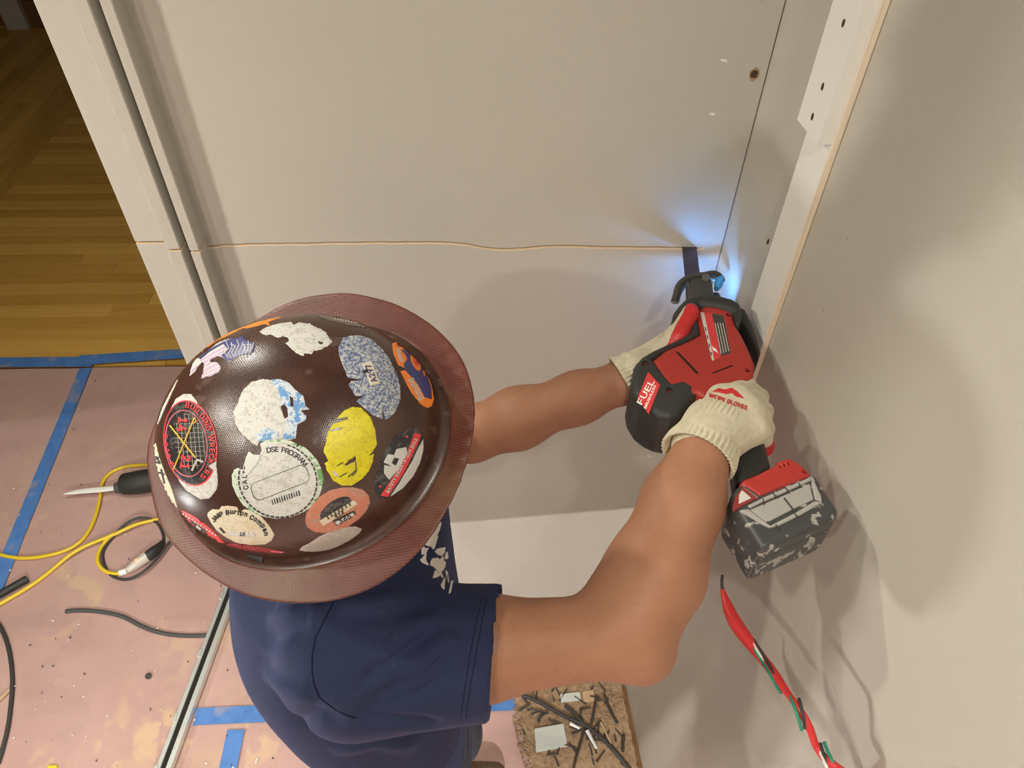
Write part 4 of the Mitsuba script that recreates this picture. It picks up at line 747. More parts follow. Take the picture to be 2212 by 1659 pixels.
slots = [(planepoly(q, ZS), cutz, 9) for q in (ZC([(525, 868), (545, 862), (738, 1062), (722, 1076)]), ZC([(862, 1078), (868, 1066), (1060, 990), (1064, 1002)]))]
scr = [(planepoly(ell(*ZC([c])[0], 5.2, 4.6), ZS), ZS - .007, 9) for c in ((1205, 1040), (1022, 514))]
obj('housing', solid(sp_poly(red), ZM - .036, ZS, .010, .0013, slots + scr), 'm_sawred', sk, smooth=True, label='red plastic housing')
motor = ZC([(300, 960), (430, 1128), (482, 1184), (592, 1158), (690, 1218), (722, 1285), (655, 1372), (565, 1488), (470, 1528), (370, 1508), (270, 1460), (180, 1390), (112, 1280), (96, 1190), (128, 1020), (198, 940), (300, 880), (430, 820), (560, 762), (640, 712), (655, 620), (700, 575), (735, 600), (752, 722), (640, 782), (430, 872)])
mscr = [(planepoly(ell(*ZC([c])[0], 7, 6), ZS), ZS - .006, 9) for c in ((238, 985), (464, 1240), (692, 1240))]
obj('motor_cover', solid(sp_poly(motor), ZM - .040, ZS + .0022, .011, .0014, mscr), 'm_sawblack', sk, smooth=True, label='black motor cover and grip pad')
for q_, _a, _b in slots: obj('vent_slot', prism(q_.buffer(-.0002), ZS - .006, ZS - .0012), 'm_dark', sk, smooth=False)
for c in ((238, 985), (464, 1240), (692, 1240), (1205, 1040), (1022, 514), (648, 745)):
    p = Pz(*ZC([c])[0], ZS - .005); obj('screw', tube([p, p + [0, 0, .0015]], .0042, 12), 'm_scr', sk, smooth=50)
def plate(nm, pts, z0, z1, m, parent=sk, label=None, grow=0): return obj(nm, prism(planepoly(pts, z1).buffer(grow), z0, z1), m, parent, smooth=False, label=label)
lb = plate('brand_label', ZC([(262, 1062), (376, 1186), (272, 1446), (164, 1300)]), ZS - .001, ZS + .0029, 'm_labelred', label='red label reading FUEL BRUSHLESS')
def flat_text(s, c, size, rot, z, nm, m, parent, sq=1.0):
    g = place_text(s, c[0], c[1], size, rot, True, sq)
    ps = [planepoly(np.array(q.exterior.coords), z).difference(shapely.union_all([planepoly(np.array(h.coords), z) for h in q.interiors])) for q in getattr(g, 'geoms', [g])]
    obj(nm, prism(shapely.union_all(ps), z - .0004, z + .0003), m, parent, smooth=False)
flat_text('FUEL', ZC([(240, 1252)])[0], 12.5, -61, ZS + .0030, 'lettering', 'm_white', lb, 1.42); flat_text('BRUSHLESS', ZC([(280, 1298)])[0], 5.4, -66, ZS + .0030, 'lettering', 'm_white', lb, 1.28)
nl = plate('rating_label', ZC([(752, 496), (860, 505), (978, 526), (1048, 886), (952, 920), (868, 962)]), ZS - .001, ZS + .0004, 'm_labelred', label='red, grey and black rating label')
plate('grey_strip', ZC([(754, 500), (790, 502), (886, 950), (866, 958)]), ZS + .0003, ZS + .0007, 'm_label_grey', nl); plate('black_panel', ZC([(864, 510), (974, 529), (1044, 884), (952, 914)]), ZS + .0003, ZS + .0007, 'm_label_black', nl)
for i in range(4): plate('label_line', ZC([(890 + 24 * i, 600), (897 + 24 * i, 600), (956 + 24 * i, 890 - 8 * i), (949 + 24 * i, 892 - 8 * i)]), ZS + .0006, ZS + .0009, 'm_label_grey', nl)
plate('bolt_mark', ZC([(862, 812), (884, 838), (896, 836), (924, 884), (888, 862), (878, 866)]), ZS + .0003, ZS + .0008, 'm_white', nl)
for i in range(4): plate('label_dash', ZC([(796 + 18 * i, 640 + 78 * i), (806 + 18 * i, 640 + 78 * i), (812 + 18 * i, 672 + 78 * i), (802 + 18 * i, 672 + 78 * i)]), ZS + .0006, ZS + .0009, 'm_label_black', nl)
# rubber nose boot, neck, shoe and blade
def zp(x, y, z): return Pz(*ZC([(x, y)])[0], z)
yb = .038
boot = planepoly(ZC([(500, 505), (545, 440), (600, 385), (680, 345), (760, 330), (900, 338), (1050, 378), (1128, 420), (1152, 480), (1148, 560), (1118, 620), (1085, 600), (1062, 512), (1000, 478), (900, 458), (750, 440), (700, 560), (600, 600), (520, 560)]), ZS)
obj('nose_boot', solid(boot, ZM - .040, ZS + .006, .013, .0015), 'm_sawblack', sk, smooth=True, label='thick black rubber nose collar')
neck = planepoly(ZC([(636, 150), (862, 195), (888, 380), (645, 380)]), ZM + .012); obj('neck', solid(neck, ZM - .014, ZM + .016, .006, .0013), 'm_sawgrey', sk, smooth=True, label='grey metal neck')
def bar3(pts, rz, rxy, nm, m='m_sawgrey'): return obj(nm, tube([zp(*q) for q in pts], rxy, 10, 40, ry=rz, up=(0, 0, 1)), m, sk, smooth=50)
bar3([(505, 395, ZM + .016), (530, 300, ZM + .017), (560, 232, ZM + .017), (630, 178, ZM + .017), (720, 150, ZM + .017), (800, 145, ZM + .017), (880, 130, ZM + .016), (940, 160, ZM + .01), (960, 200, ZM - .004)], .0042, .0045, 'shoe')
bar3([(520, 400, ZM - .018), (560, 290, ZM - .018), (640, 220, ZM - .018), (760, 190, ZM - .018), (880, 180, ZM - .018), (950, 200, ZM - .016)], .0042, .006, 'shoe')
bar3([(505, 395, ZM + .016), (512, 400, ZM), (520, 400, ZM - .018)], .004, .005, 'shoe_bar')
obj('shoe_pivot', tube([zp(806, 170, ZM + .014), zp(806, 170, ZM + .0205)], .0062, 18), 'm_sawgrey', sk, smooth=40)
b0, b1 = zp(690, 220, ZM), np.r_[bw(1492, 534)[:2], ZM]; b1[1] += .012
ax_ = unit(b1 - b0); sd_ = np.array([ax_[1], -ax_[0], 0]); bl_w = .0115
teeth = []; Lb = np.linalg.norm(b1 - b0); nt = 42
for i in range(nt): teeth += [b0 + ax_ * Lb * i / nt - sd_ * bl_w, b0 + ax_ * Lb * (i + .7) / nt - sd_ * (bl_w + .0014)]
bp_ = Polygon([q[:2] for q in teeth + [b1 - sd_ * bl_w, b1 + sd_ * bl_w, b0 + sd_ * bl_w]])
obj('blade', prism(bp_, ZM - .0007, ZM + .0007), 'm_blade', sk, smooth=False, label='dark steel blade in the cut')
# lamp on the underside near the wall side
lc = zp(885, 335, ZM - .024)
led_shell = tube([lc + [0, -.016, 0], lc + [0, -.004, 0]], [.008, .0085], 16, 3); obj('lamp_housing', led_shell, 'm_sawblack', sk, smooth=50)
scene['m_led'] = {'type': 'diffuse', 'reflectance': {'type': 'rgb', 'value': [.6, .8, .95]}}
scene[sk + '__lamp'] = {'type': 'disk', 'to_world': T().translate((lc + [0, -.0030, 0]).tolist()).rotate([1, 0, 0], -90).scale(.0055), 'bsdf': {'type': 'ref', 'id': 'm_led'}, 'emitter': {'type': 'area', 'radiance': {'type': 'rgb', 'value': LED.tolist()}}}
labels[sk + '__lamp'] = {'label': 'bright bluish work lamp'}
mat('m_bluelit', (.05, .35, .85), .25, .5); 
obj('blue_lit_shoe_side', tube([zp(935, 180, ZM + .004), zp(925, 240, ZM + .002), zp(905, 280, ZM)], [.006, .007, .004], 12, 10, ry=[.010, .011, .006]), 'm_bluelit', sk, smooth=50, label='inner side of the shoe, painted blue for the lamp glow on it')  # no lens: the lamp's blue glow on the shoe, put into the colour
obj('side_grip', solid(planepoly(ZC([(1085, 540), (1150, 560), (1215, 690), (1262, 820), (1298, 960), (1276, 1030), (1150, 760), (1080, 620)]), ZM - .01), ZM - .034, ZM + .012, .008, .0015), 'm_sawblack', sk, smooth=True)
# handle and battery
hand = planepoly([(1575, 800), (1622, 815), (1640, 870), (1652, 940), (1668, 1000), (1648, 1030), (1592, 1045), (1585, 1000), (1575, 930), (1560, 860)], ZM + .018); obj('handle', solid(hand, ZM - .018, ZM + .018, .011, .0018), 'm_sawblack', sk, smooth=True, label='black rubber handle')
obj('trigger', solid(planepoly([(1622, 850), (1640, 850), (1652, 895), (1636, 905)], ZM), ZM - .009, ZM + .009, .005, .0015), 'm_sawred', sk, smooth=True)
foot = sp_poly(ZK([(650, 470), (690, 415), (880, 340), (1080, 240), (1100, 196), (1230, 155), (1370, 218), (1505, 352), (1500, 392), (892, 634), (700, 512)]), ZS - .002)
fc = [(planepoly(ZK([(x - 12, y - 22), (x + 4, y - 26), (x + 22, y + 14), (x + 4, y + 20)]), ZS), ZS - .006, 9) for x, y in ((1135, 262), (1183, 244), (1232, 226))] + [(planepoly(ell(*ZK([(1430, 322)])[0], 5, 4), ZS), ZS - .006, 9)]
obj('battery_foot', solid(foot, ZM - .034, ZS, .007, .0014, fc), 'm_sawred', sk, smooth=True, label='red battery foot of the handle')
bpoly = planepoly(ZK([(560, 770), (545, 620), (600, 545), (690, 508), (880, 634), (1480, 396), (1540, 405), (1640, 560), (1815, 825), (1790, 905), (1700, 965), (960, 1290), (880, 1275), (800, 1150)]), ZS - .008)
bk = obj('battery', solid(bpoly, ZM - .034, ZS + .001, .009, .0014), 'm_battdark', sk, smooth=True, label='scuffed grey battery pack')
def relief(pts, dz, m, nm='rib', r=.0012): return obj(nm, solid(planepoly(pts, ZS), ZS - .002, ZS + dz, r, .0008, smooth=2), m, bk, smooth=True)
relief(ZK([(740, 745), (930, 648), (1470, 412), (1500, 445), (1440, 470), (1200, 580), (900, 712), (770, 775)]), .0034, 'm_battgrey')
relief(ZK([(770, 790), (1190, 612), (1480, 478), (1530, 670), (1300, 775), (1010, 925), (960, 935)]), .0024, 'm_battgrey', 'face_panel')
relief(ZK([(640, 800), (745, 785), (940, 930), (1010, 985), (1310, 830), (1540, 690), (1625, 710), (1400, 840), (1110, 985), (1000, 1010), (900, 960)]), .0032, 'm_battgrey')
relief(ZK([(1500, 475), (1530, 440), (1620, 640), (1625, 700), (1545, 670)]), .0034, 'm_battgrey')
for a, b in (((930, 650), (945, 712)), ((1050, 585), (1105, 632)), ((1200, 520), (1250, 570)), ((1355, 455), (1390, 505)), ((1185, 638), (1305, 790)), ((1310, 826), (1345, 862)), ((1085, 960), (1130, 1005))):
    g = LineString(ZK([a, b])).buffer(1.0); plate('groove', np.array(g.exterior.coords), ZS + .001, ZS + .0039, 'm_label_black', bk)
tri = ZK([(690, 510), (868, 640), (600, 776), (572, 770), (580, 700), (630, 580)]); plate('corner_label', tri, ZS - .002, ZS + .0022, 'm_scr', bk, 'red triangular corner piece'); plate('corner_mark', ZK([(680, 545), (790, 640), (640, 712), (645, 600)]), ZS + .002, ZS + .0026, 'm_label_grey', bk)
edge = ZK([(690, 506), (700, 504), (876, 628), (868, 644)]); plate('edge_strip', edge, ZS, ZS + .003, 'm_nickel', bk)
# underside rib of the pack, seen edge-on
obj('base_ridge', solid(planepoly(ZK([(920, 1262), (1690, 930), (1716, 952), (944, 1292)]), ZS - .008).buffer(.002), ZM - .024, ZM + .018, .003, .0014), 'm_battdark', bk, smooth=True)
# ---------------------------------------------------------------- the worker
def skin_col(p, n, uv):
    v = fbm(p.x * 22, p.y * 22, p.z * 22, 3); w = fbm(p.x * 160, p.y * 160, p.z * 160, 2); return mix(mix((.295, .135, .078), (.35, .168, .103), v), (.25, .095, .058), .18 * smoothstep(.55, .8, w))
mat('m_skin', mikit.proc(skin_col), .52, .24); bump('m_skin', mikit.proc(lambda p, n, uv: fbm(p.x * 500, p.y * 500, p.z * 500, 2), eps=4e-4), .00012)
def shirt_col(p, n, uv):
    v = fbm(p.x * 14, p.y * 14, p.z * 14, 3); l = smoothstep(.80, .83, noise(p.x * 330, p.y * 330, p.z * 330)) * smoothstep(.6, .7, noise(p.x * 60, p.y * 60, p.z * 60)); return mix(mix((.0125, .0175, .048), (.019, .025, .062), v), (.09, .09, .12), l * .12)
mat('m_shirt', mikit.proc(shirt_col), .85, .2, sheen=.6, sheen_tint=.5); bump('m_shirt', mikit.proc(lambda p, n, uv: noise(p.x * 900, p.y * 900, p.z * 900), eps=3e-4), .00008)
mat('m_print', (.60, .56, .50), .7, .2); mat('m_hair', (.02, .014, .01), .5, .4); mat('m_trousers', (.045, .05, .065), .85, .2); mat('m_boot', (.10, .06, .03), .6, .3); mat('m_eye', (.7, .68, .64), .2, .5); mat('m_lip', (.35, .13, .10), .5, .3)
def knit(p, n, uv):
    return fbm(p.x * 260, p.y * 260, p.z * 260, 2) + .6 * noise(p.x * 620, p.y * 620, p.z * 620)
mat('m_glove', mikit.proc(lambda p, n, uv: mix((.48, .43, .315), (.62, .57, .44), fbm(p.x * 150, p.y * 150, p.z * 150, 3))), .9, .15, sheen=.3); bump('m_glove', mikit.proc(knit, eps=4e-4), .0006)
mat('m_coat', (.50, .024, .026), .4, .45); bump('m_coat', mikit.proc(lambda p, n, uv: fbm(p.x * 180, p.y * 180, p.z * 180, 3), eps=5e-4), .0009); mat('m_cuffband', (.70, .42, .06), .8, .2)
wk = thing('person', 'person in a navy shirt and cotton work gloves holding the saw with both hands', 'person')
# joints
Rw = Pz(1515, 985, 1.600); Re = P(1362, 1370, .826); Rs = Pz(775, 1424, 1.475)
Lw = Pz(1346, 826, 1.556); Le = P(1018, 938, 1.115); Ls = np.array([-.14, .735, 1.47])
NK = np.array([-.155, .555, 1.52]); HDC = HC - HN * .035 + HE * .012
TS = [(.90, -.152, .46, .098, .155), (1.0, -.150, .46, .086, .150), (1.12, -.160, .475, .099, .152), (1.25, -.183, .50, .126, .168), (1.36, -.200, .53, .136, .178), (1.44, -.202, .55, .122, .168), (1.50, -.178, .556, .088, .115)]
F = Field([-.52, .10, .78], [.50, 1.08, 1.95], .005)
F.trunk(TS, 0, .03); F.cone(NK - [0, 0, .06], HDC - HN * .06, .062, .056, .03)
F.chain([NK + [0, -.05, -.05], Rs + [0, .03, .0]], [.07, .068], .05); F.chain([NK + [0, .05, -.05], Ls - [0, .03, 0]], [.07, .068], .05)
def arm(F, S, E, W, rs, k=.03, hint=None):
    d = unit(W - E); u = unit(S - E)
    F.cone(S, S + (E - S) * .45, rs[0], rs[1], k); F.cone(S + (E - S) * .45, E, rs[1], rs[2], k)
    F.cone(E, E + (W - E) * .32, rs[2], rs[3], k); F.cone(E + (W - E) * .32, E + (W - E) * .72, rs[3], rs[4], k); F.cone(E + (W - E) * .72, W, rs[4], rs[5], k)
arm(F, Rs, Re, Rw, [.062, .053, .042, .052, .043, .034])
ole = Re - unit(unit(Rs - Re) + unit(Rw - Re)) * .030; F.ball(ole, .020, .03)
br = Re + (Rw - Re) * .16 + unit(Rs - Re) * .02; F.ball(br, [.042, .042, .042], .03)
F.cone(Rw, Pz(1565, 915, ZM + .020), .026, .018, .02)
arm(F, Ls, Le, Lw, [.054, .045, .037, .041, .033, .027]); F.cone(Lw, Lw + unit(Lw - Le) * .04 - [0, 0, .012], .028, .018, .02)
# head
HR = np.stack([HE, HG, HN], 1)
def hd(x, y, z): return HDC + HE * x + HG * y + HN * z
F.ball(hd(-.012, 0, .03), [.098, .076, .10], .02, R=HR); F.ball(hd(.03, 0, -.05), [.066, .058, .085], .03, R=HR); F.cone(hd(.075, 0, -.03), hd(.098, 0, -.055), .010, .014, .012); F.ball(hd(.07, 0, -.118), [.026, .028, .02], .02, R=HR)
for s in (-1, 1): F.ball(hd(-.012, s * .078, -.03), [.02, .010, .032], .008, R=HR); F.ball(hd(.080, s * .03, -.012), [.012, .016, .010], .008, 'cut', R=HR)
body = F.mesh(6)
bk_ = obj('body', body, 'm_skin', wk, smooth=True)
for s in (-1, 1): m = trimesh.creation.icosphere(2, .0115); m.apply_translation(hd(.074, s * .03, -.012)); obj('eye', m, 'm_eye', wk, smooth=True)
m = trimesh.creation.icosphere(2, 1); m.apply_scale([.010, .022, .006]); M = np.eye(4); M[:3, :3] = HR; M[:3, 3] = hd(.088, 0, -.088); m.apply_transform(M); obj('mouth', m, 'm_lip', wk, smooth=True)
FH = Field(HDC - .16, HDC + .16, .004); FH.ball(hd(-.018, 0, .032), [.100, .079, .102], 0, R=HR); FH.half(hd(.055, 0, 0), unit(HE * 1.0 - HN * .35)); FH.half(hd(0, 0, -.055), -HN)
obj('hair', FH.mesh(4), 'm_hair', wk, smooth=True)
# shirt
S = Field([-.50, .12, .92], [.30, 1.04, 1.62], .004)
S.trunk(TS[0:], 0, .03, grow=.014)
S.chain([NK + [0, -.05, -.055], Rs + [0, .03, 0]], [.082, .084], .06); S.chain([NK + [0, .05, -.055], Ls - [0, .03, 0]], [.082, .084], .06)
SE = Rs + (Re - Rs) * .66 + [0, -.004, -.006]; S.cone(Rs, SE, .084, .070, .045); LE_ = Ls + (Le - Ls) * .62; S.cone(Ls, LE_, .082, .074, .045)
dR, dL = unit(Re - Rs), unit(Le - Ls); hemR = Rs + (Re - Rs) * .51; hemL = Ls + (Le - Ls) * .52
hn = unit(dR + np.array([.0, -.13, -.13]))
X, Y, Z = np.meshgrid(*S.ax, indexing='ij', sparse=True)
def capside(p, n, q, lim):
    d = ((X - p[0]) * n[0] + (Y - p[1]) * n[1] + (Z - p[2]) * n[2]); near = np.sqrt((X - q[0]) ** 2 + (Y - q[1]) ** 2 + (Z - q[2]) ** 2); return np.where(near < lim, d, -1).astype(np.float32)
S.F = np.maximum(S.F, capside(hemR, hn, hemR + hn * .08, .14)); S.F = np.maximum(S.F, capside(hemL, dL, hemL + dL * .08, .14))
S.cone(hemR - dR * .05, hemR + dR * .06, .061, .064, 0, 'cut'); S.cone(hemL - dL * .05, hemL + dL * .06, .062, .067, 0, 'cut')
S.cone(NK + [.0, 0, .02], NK + [.0, 0, .12], .075, .09, 0, 'cut')
shirt = S.mesh(6)
eye_hit = lambda mesh: trimesh.ray.ray_pyembree.RayMeshIntersector(mesh) if False else mesh.ray
def on_mesh(mesh):
    def f(uv):
        uv = np.asarray(uv, float); d = FW + ((uv[:, :1] - 1106) / FPX) * RT + ((uv[:, 1:] - 829.5) / FPX) * DN; d /= np.linalg.norm(d, axis=1, keepdims=True)
        loc, ir, it = mesh.ray.intersects_location(np.tile(EYE, (len(uv), 1)), d, multiple_hits=False); p = np.zeros((len(uv), 3)); n = np.zeros((len(uv), 3)); ok = np.zeros(len(uv), bool)
        p[ir], n[ir], ok[ir] = loc, mesh.face_normals[it], True; return p, n, ok
    return f
def fold(mesh, px, amp, width):
    "raise (or sink) a crease along a line that runs over the garment"
    p, n, ok = on_mesh(mesh)(np.array(LineString(px).segmentize(12).coords)); p = p[ok]
    if len(p) < 2: return
    from scipy.spatial import cKDTree
    q = spline(p, 200) if len(p) < 200 else p; d, i = cKDTree(q).query(mesh.vertices); fade = np.minimum(1, np.minimum(i, len(q) - 1 - i) / (len(q) * .22)) ** .7
    mesh.vertices = mesh.vertices + mesh.vertex_normals * (amp * fade * np.exp(-(d / width) ** 2))[:, None]
ZS6 = lambda pts: zm(pts, 400, 1150, 3.16)
for px, a, w in [([(1760, 640), (1500, 780), (1350, 900), (1150, 1100)], -.004, .010), ([(1840, 760), (1600, 960), (1400, 1090), (1180, 1200)], -.005, .010), ([(1830, 940), (1560, 1110), (1300, 1200), (1100, 1250)], -.004, .009), ([(1700, 560), (1500, 720), (1300, 900)], .004, .012), ([(1850, 690), (1700, 850), (1480, 1010)], .005, .012),
                 ([(860, 620), (700, 680), (520, 770)], -.004, .012), ([(830, 530), (640, 570), (560, 600)], .004, .010), ([(520, 950), (700, 1060), (900, 1120)], .004, .012), ([(480, 830), (620, 980), (800, 1050)], -.003, .012), ([(1150, 1270), (1400, 1290), (1750, 1310)], -.005, .010), ([(760, 1310), (900, 1240), (1100, 1290)], -.004, .012), ([(1000, 1500), (1300, 1420), (1600, 1460)], .004, .014), ([(1100, 560), (1400, 540), (1700, 480)], -.003, .012), ([(1020, 500), (1250, 500), (1500, 430)], .004, .012)]:
    fold(shirt, ZS6(px), a * 1.7, w)
shirt.vertices = shirt.vertices + shirt.vertex_normals * (.0035 * (meshkit.fbm(shirt.vertices * [9, 9, 5], 3, 4) - .5))[:, None]
sh = obj('shirt', shirt, 'm_shirt', wk, smooth=True, label='navy blue short sleeved shirt')
def onshirt(px, r, nm, m, off=.0): 
    p, n, ok = on_mesh(shirt)(np.array(LineString(px).segmentize(8).coords)); p, n = p[ok], n[ok]
    if len(p) > 3: obj(nm, tube(p + n * off, r, 6, 60), m, sh, smooth=True)
mat('m_seam', (.006, .008, .02), .9, .1)
onshirt(ZS6([(1010, 480), (950, 600), (890, 720), (868, 830), (866, 940), (880, 1040), (920, 1130), (1010, 1200), (1080, 1240), (1160, 1268)]), .0011, 'armhole_seam', 'm_seam', -.0004)
for q in ([(2030, 430), (1990, 600), (1950, 800), (1920, 1000), (1880, 1250)], [(2062, 430), (2025, 620), (1985, 830), (1950, 1030), (1915, 1270)]): onshirt(ZS6(q), .0004, 'hem_stitch', 'm_seam', 0)
ZP = lambda pts: zm(pts, 820, 1080, 6.913)
pats = [[(640, 610), (720, 480), (800, 370), (870, 330), (910, 345), (890, 430), (850, 520), (750, 690), (690, 670)], [(770, 690), (860, 540), (830, 650), (800, 730)], [(830, 770), (860, 735), (968, 712), (960, 780), (920, 830), (880, 815)], [(632, 680), (690, 740), (720, 720), (680, 800), (632, 810)], [(640, 870), (690, 800), (680, 900), (720, 970), (640, 930), (610, 895)],
        [(760, 940), (790, 880), (860, 870), (900, 905), (940, 850), (945, 905), (975, 930), (965, 1000), (925, 1060), (890, 1040), (940, 1160), (860, 1040), (800, 985), (765, 975)], [(800, 1160), (830, 1060), (890, 1130), (850, 1150)], [(975, 860), (1000, 780), (1015, 860), (985, 880)], [(920, 1270), (975, 1160), (960, 1330), (930, 1300)], [(990, 1060), (1010, 1110), (1030, 1230), (1000, 1150)], [(1040, 1390), (1075, 1210), (1090, 1215), (1060, 1370)], [(880, 300), (915, 245), (900, 290)]]
hitS = on_mesh(shirt)
for q in pats:
    mm = drape(Polygon(ZP(q)).buffer(1.2), .0002, 4, hit=hitS, thick=.0005)
    if mm is not None: obj('white_print', mm, 'm_print', sh, smooth=True)
# trousers and boots
TR = Field([-.42, .16, .03], [.16, .86, 1.02], .006)
hipR, hipL = np.array([-.155, .37, .90]), np.array([-.155, .55, .90]); kR, kL = np.array([-.20, .35, .50]), np.array([-.11, .62, .50]); aR, aL = np.array([-.34, .36, .10]), np.array([-.14, .66, .10])
TR.trunk([(.86, -.152, .46, .112, .16), (.92, -.152, .46, .108, .162), (.985, -.150, .46, .099, .158)], 0, .02)
for h_, k_, a_ in ((hipR, kR, aR), (hipL, kL, aL)): TR.chain([h_, k_, a_], [.098, .075, .068], .04)
obj('trousers', TR.mesh(4), 'm_trousers', wk, smooth=True, label='dark work trousers')
for a_ in (aR, aL):
    B = Field(a_ + [-.12, -.08, -.10], a_ + [.24, .08, .08], .005); B.cone(a_ + [0, 0, .05], a_ + [-.0, 0, -.035], .052, .045, .02); B.cone(a_ + [-.02, 0, -.045], a_ + [.14, 0, -.055], .042, .036, .03); B.half(np.array([0, 0, .012]), (0, 0, -1)); B.half(a_ + [0, 0, .075], (0, 0, 1)); obj('boot', B.mesh(3), 'm_boot', wk, smooth=True)
# ---------------------------------------------------------------- gloves
def glove(W, palm, fingers, thumb, lo, hi, coat, cuff, label):
    G = Field(lo, hi, .0024)
    for a, b, ra_, rb2, fl_ in palm: G.cone(a, b, ra_, rb2, .012, flat=fl_)
    for f_, r_ in fingers: G.chain(f_, r_, .005)
    G.chain(*thumb, .010)
    base = G.F.copy(); m = G.mesh(3); gk = obj('glove', m, 'm_glove', wk, smooth=True, label=label)
    C2 = Field(lo, hi, .0024); C2.F = base - .0011; X, Y, Z = np.meshgrid(*C2.ax, indexing='ij', sparse=True)
    wob = .003 * (meshkit.fbm(np.stack(np.broadcast_arrays(X, Y, Z), -1) * 90, 2, 3) - .5)
    C2.F = np.maximum(C2.F, (coat(X, Y, Z) + wob).astype(np.float32)); mc = C2.mesh(2); obj('palm_coating', mc, 'm_coat', gk, smooth=True, label='red rubber coating')
    c0, c1, r0, r1, flt = cuff; ax = unit(c1 - c0); a = unit(np.cross(ax, [0, 0, 1])); b = np.cross(ax, a); n, NS_ = 220, 26; t = np.linspace(0, 2 * np.pi, n, endpoint=False); V = []
    prof = [(s, r0 + (r1 - r0) * s ** 1.2 + .0012 * math.sin(s * 9)) for s in np.linspace(0, 1, NS_)] + [(1.012, r1 + .0014), (1.018, r1 - .0005), (1.01, r1 - .0028), (.9, r1 - .0042), (.5, (r0 + r1) / 2 - .005)]
    for i, (s, r) in enumerate(prof):
        rb_ = r + (.0015 * np.cos(t * 40) if i < NS_ else .0007 * np.cos(t * 44)); V.append(c0 + ax * s * np.linalg.norm(c1 - c0) + (rb_ * np.cos(t))[:, None] * a + (rb_ * flt * np.sin(t))[:, None] * b)
    V = np.concatenate(V); j = np.arange(n); k = (j + 1) % n; Fc = np.concatenate([np.concatenate([np.stack([i * n + j, i * n + k, (i + 1) * n + k], 1), np.stack([i * n + j, (i + 1) * n + k, (i + 1) * n + j], 1)]) for i in range(len(prof) - 1)])
    mm = trimesh.Trimesh(V, Fc, process=False)
    obj('cuff', mm, 'm_glove', gk, smooth=True, label='ribbed knitted cuff')
    ring_ = [c1 - ax * .003 + (r1 - .0032) * np.cos(q) * a + (r1 - .0032) * flt * np.sin(q) * b for q in np.linspace(0, 2 * np.pi, 60)]; obj('cuff_band', tube(np.array(ring_), .0012, 6), 'm_cuffband', gk, smooth=True, label='yellow stitching inside the cuff')
    return gk, m
def Q(u, v, dz): return Pz(u, v, ZM + dz)
# right hand, back of the hand up, wrapped round the handle
mc = [Q(1558, 862, .044), Q(1588, 864, .046), Q(1614, 890, .043), Q(1630, 928, .034)]
pip = [Q(1612, 836, .020), Q(1632, 866, .018), Q(1644, 902, .014), Q(1645, 944, .008)]
dip = [Q(1640, 858, -.012), Q(1650, 888, -.016), Q(1652, 926, -.018), Q(1648, 964, -.018)]
tip = [Q(1618, 868, -.030), Q(1622, 896, -.033), Q(1622, 934, -.033), Q(1622, 972, -.031)]
W1 = Q(1520, 966, .036); palmR = [(W1, q, .033, .0172, None) for q in mc] + [(mc[i], mc[i + 1], .0165, .0165, None) for i in range(3)] + [(Q(1530, 930, .028), Q(1572, 880, .018), .026, .022, None)]
fR = [([mc[i], pip[i], dip[i], tip[i]], [.0150, .0132, .0122, .0110]) for i in range(4)]
thR = ([Q(1524, 930, .026), Q(1540, 880, .018), Q(1560, 846, -.006), Q(1588, 838, -.022)], [.021, .0155, .0135, .0115])
gR, gRm = glove(W1, palmR, fR, thR, Q(1560, 900, 0) + [-.13, -.14, -.075], Q(1560, 900, 0) + [.15, .14, .10], lambda X, Y, Z: np.maximum(np.minimum(Z - (ZM - .024), np.maximum(Z - (ZM + .002), Y - Q(1640, 938, 0)[1])), -(X - Q(1590, 900, 0)[0])), (Q(1556, 908, .034), Q(1506, 990, .036), .0385, .0445, .86), 'cream knitted work glove on the handle, printed with red lettering')
hitG = on_mesh(gRm)
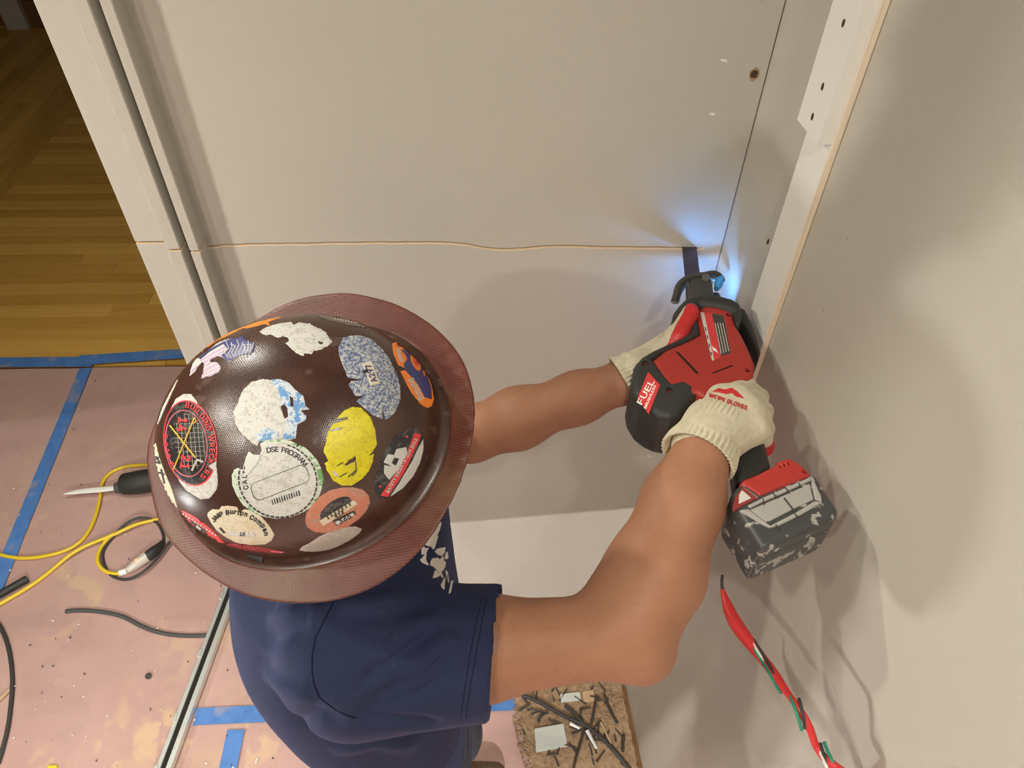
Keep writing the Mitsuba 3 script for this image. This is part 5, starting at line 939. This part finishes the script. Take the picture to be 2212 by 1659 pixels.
for g_, nm, lb_ in ((place_text('WORK GLOVES', 1573, 868, 8.2, 19, True, 1.05), 'lettering', 'red print reading WORK GLOVES'), (Polygon(zm([(905, 100), (950, 75), (1000, 85), (1060, 72), (1100, 100), (1155, 155), (1090, 140), (1060, 110), (1010, 120), (950, 105)], 1300, 820, 3.77)), 'emblem', 'red printed bolt shaped emblem')):
    mm = drape(g_, .0009, 2.5, hit=hitG, thick=.0004)
    if mm is not None: obj(nm, mm, 'm_coat', gR, smooth=True, label=lb_)
# left hand, under the nose with the thumb along the side
mcL = [Q(1468, 722, -.022), Q(1452, 745, -.034), Q(1440, 765, -.044), Q(1425, 788, -.050)]
pipL = [Q(1512, 706, -.046), Q(1500, 735, -.056), Q(1490, 760, -.060), Q(1470, 790, -.062)]; dipL = [Q(1545, 712, -.050), Q(1538, 742, -.056), Q(1525, 770, -.058), Q(1500, 798, -.060)]; tipL = [Q(1566, 722, -.046), Q(1560, 752, -.050), Q(1546, 780, -.052), Q(1520, 806, -.056)]
W2 = Q(1368, 812, .0); palmL = [(W2, q, .027, .0165, None) for q in mcL] + [(mcL[i], mcL[i + 1], .0165, .0165, None) for i in range(3)] + [(Q(1378, 800, -.002), Q(1420, 775, -.006), .024, .020, None)]
fL = [([mcL[i], pipL[i], dipL[i], tipL[i]], [.0140, .0125, .0115, .0105]) for i in range(4)]
thL = ([Q(1376, 808, -.010), Q(1420, 772, .004), Q(1462, 726, .026), Q(1491, 674, .044)], [.024, .0165, .0135, .0115])
_a, _b = Q(1426, 752, .03), Q(1473, 672, .04); n_s = unit(np.array([(_b - _a)[1], -(_b - _a)[0], .0])); p_s = _b + n_s * .004
gL, gLm = glove(W2, palmL, fL, thL, Q(1450, 750, 0) + [-.15, -.14, -.10], Q(1450, 750, 0) + [.14, .16, .08], lambda X, Y, Z: -((X - p_s[0]) * n_s[0] + (Y - p_s[1]) * n_s[1] + (Z - p_s[2]) * n_s[2]), (Q(1382, 806, .004), Q(1346, 826, -.006), .034, .0395, .92), 'cream knitted work glove with a red thumb steadying the saw nose')
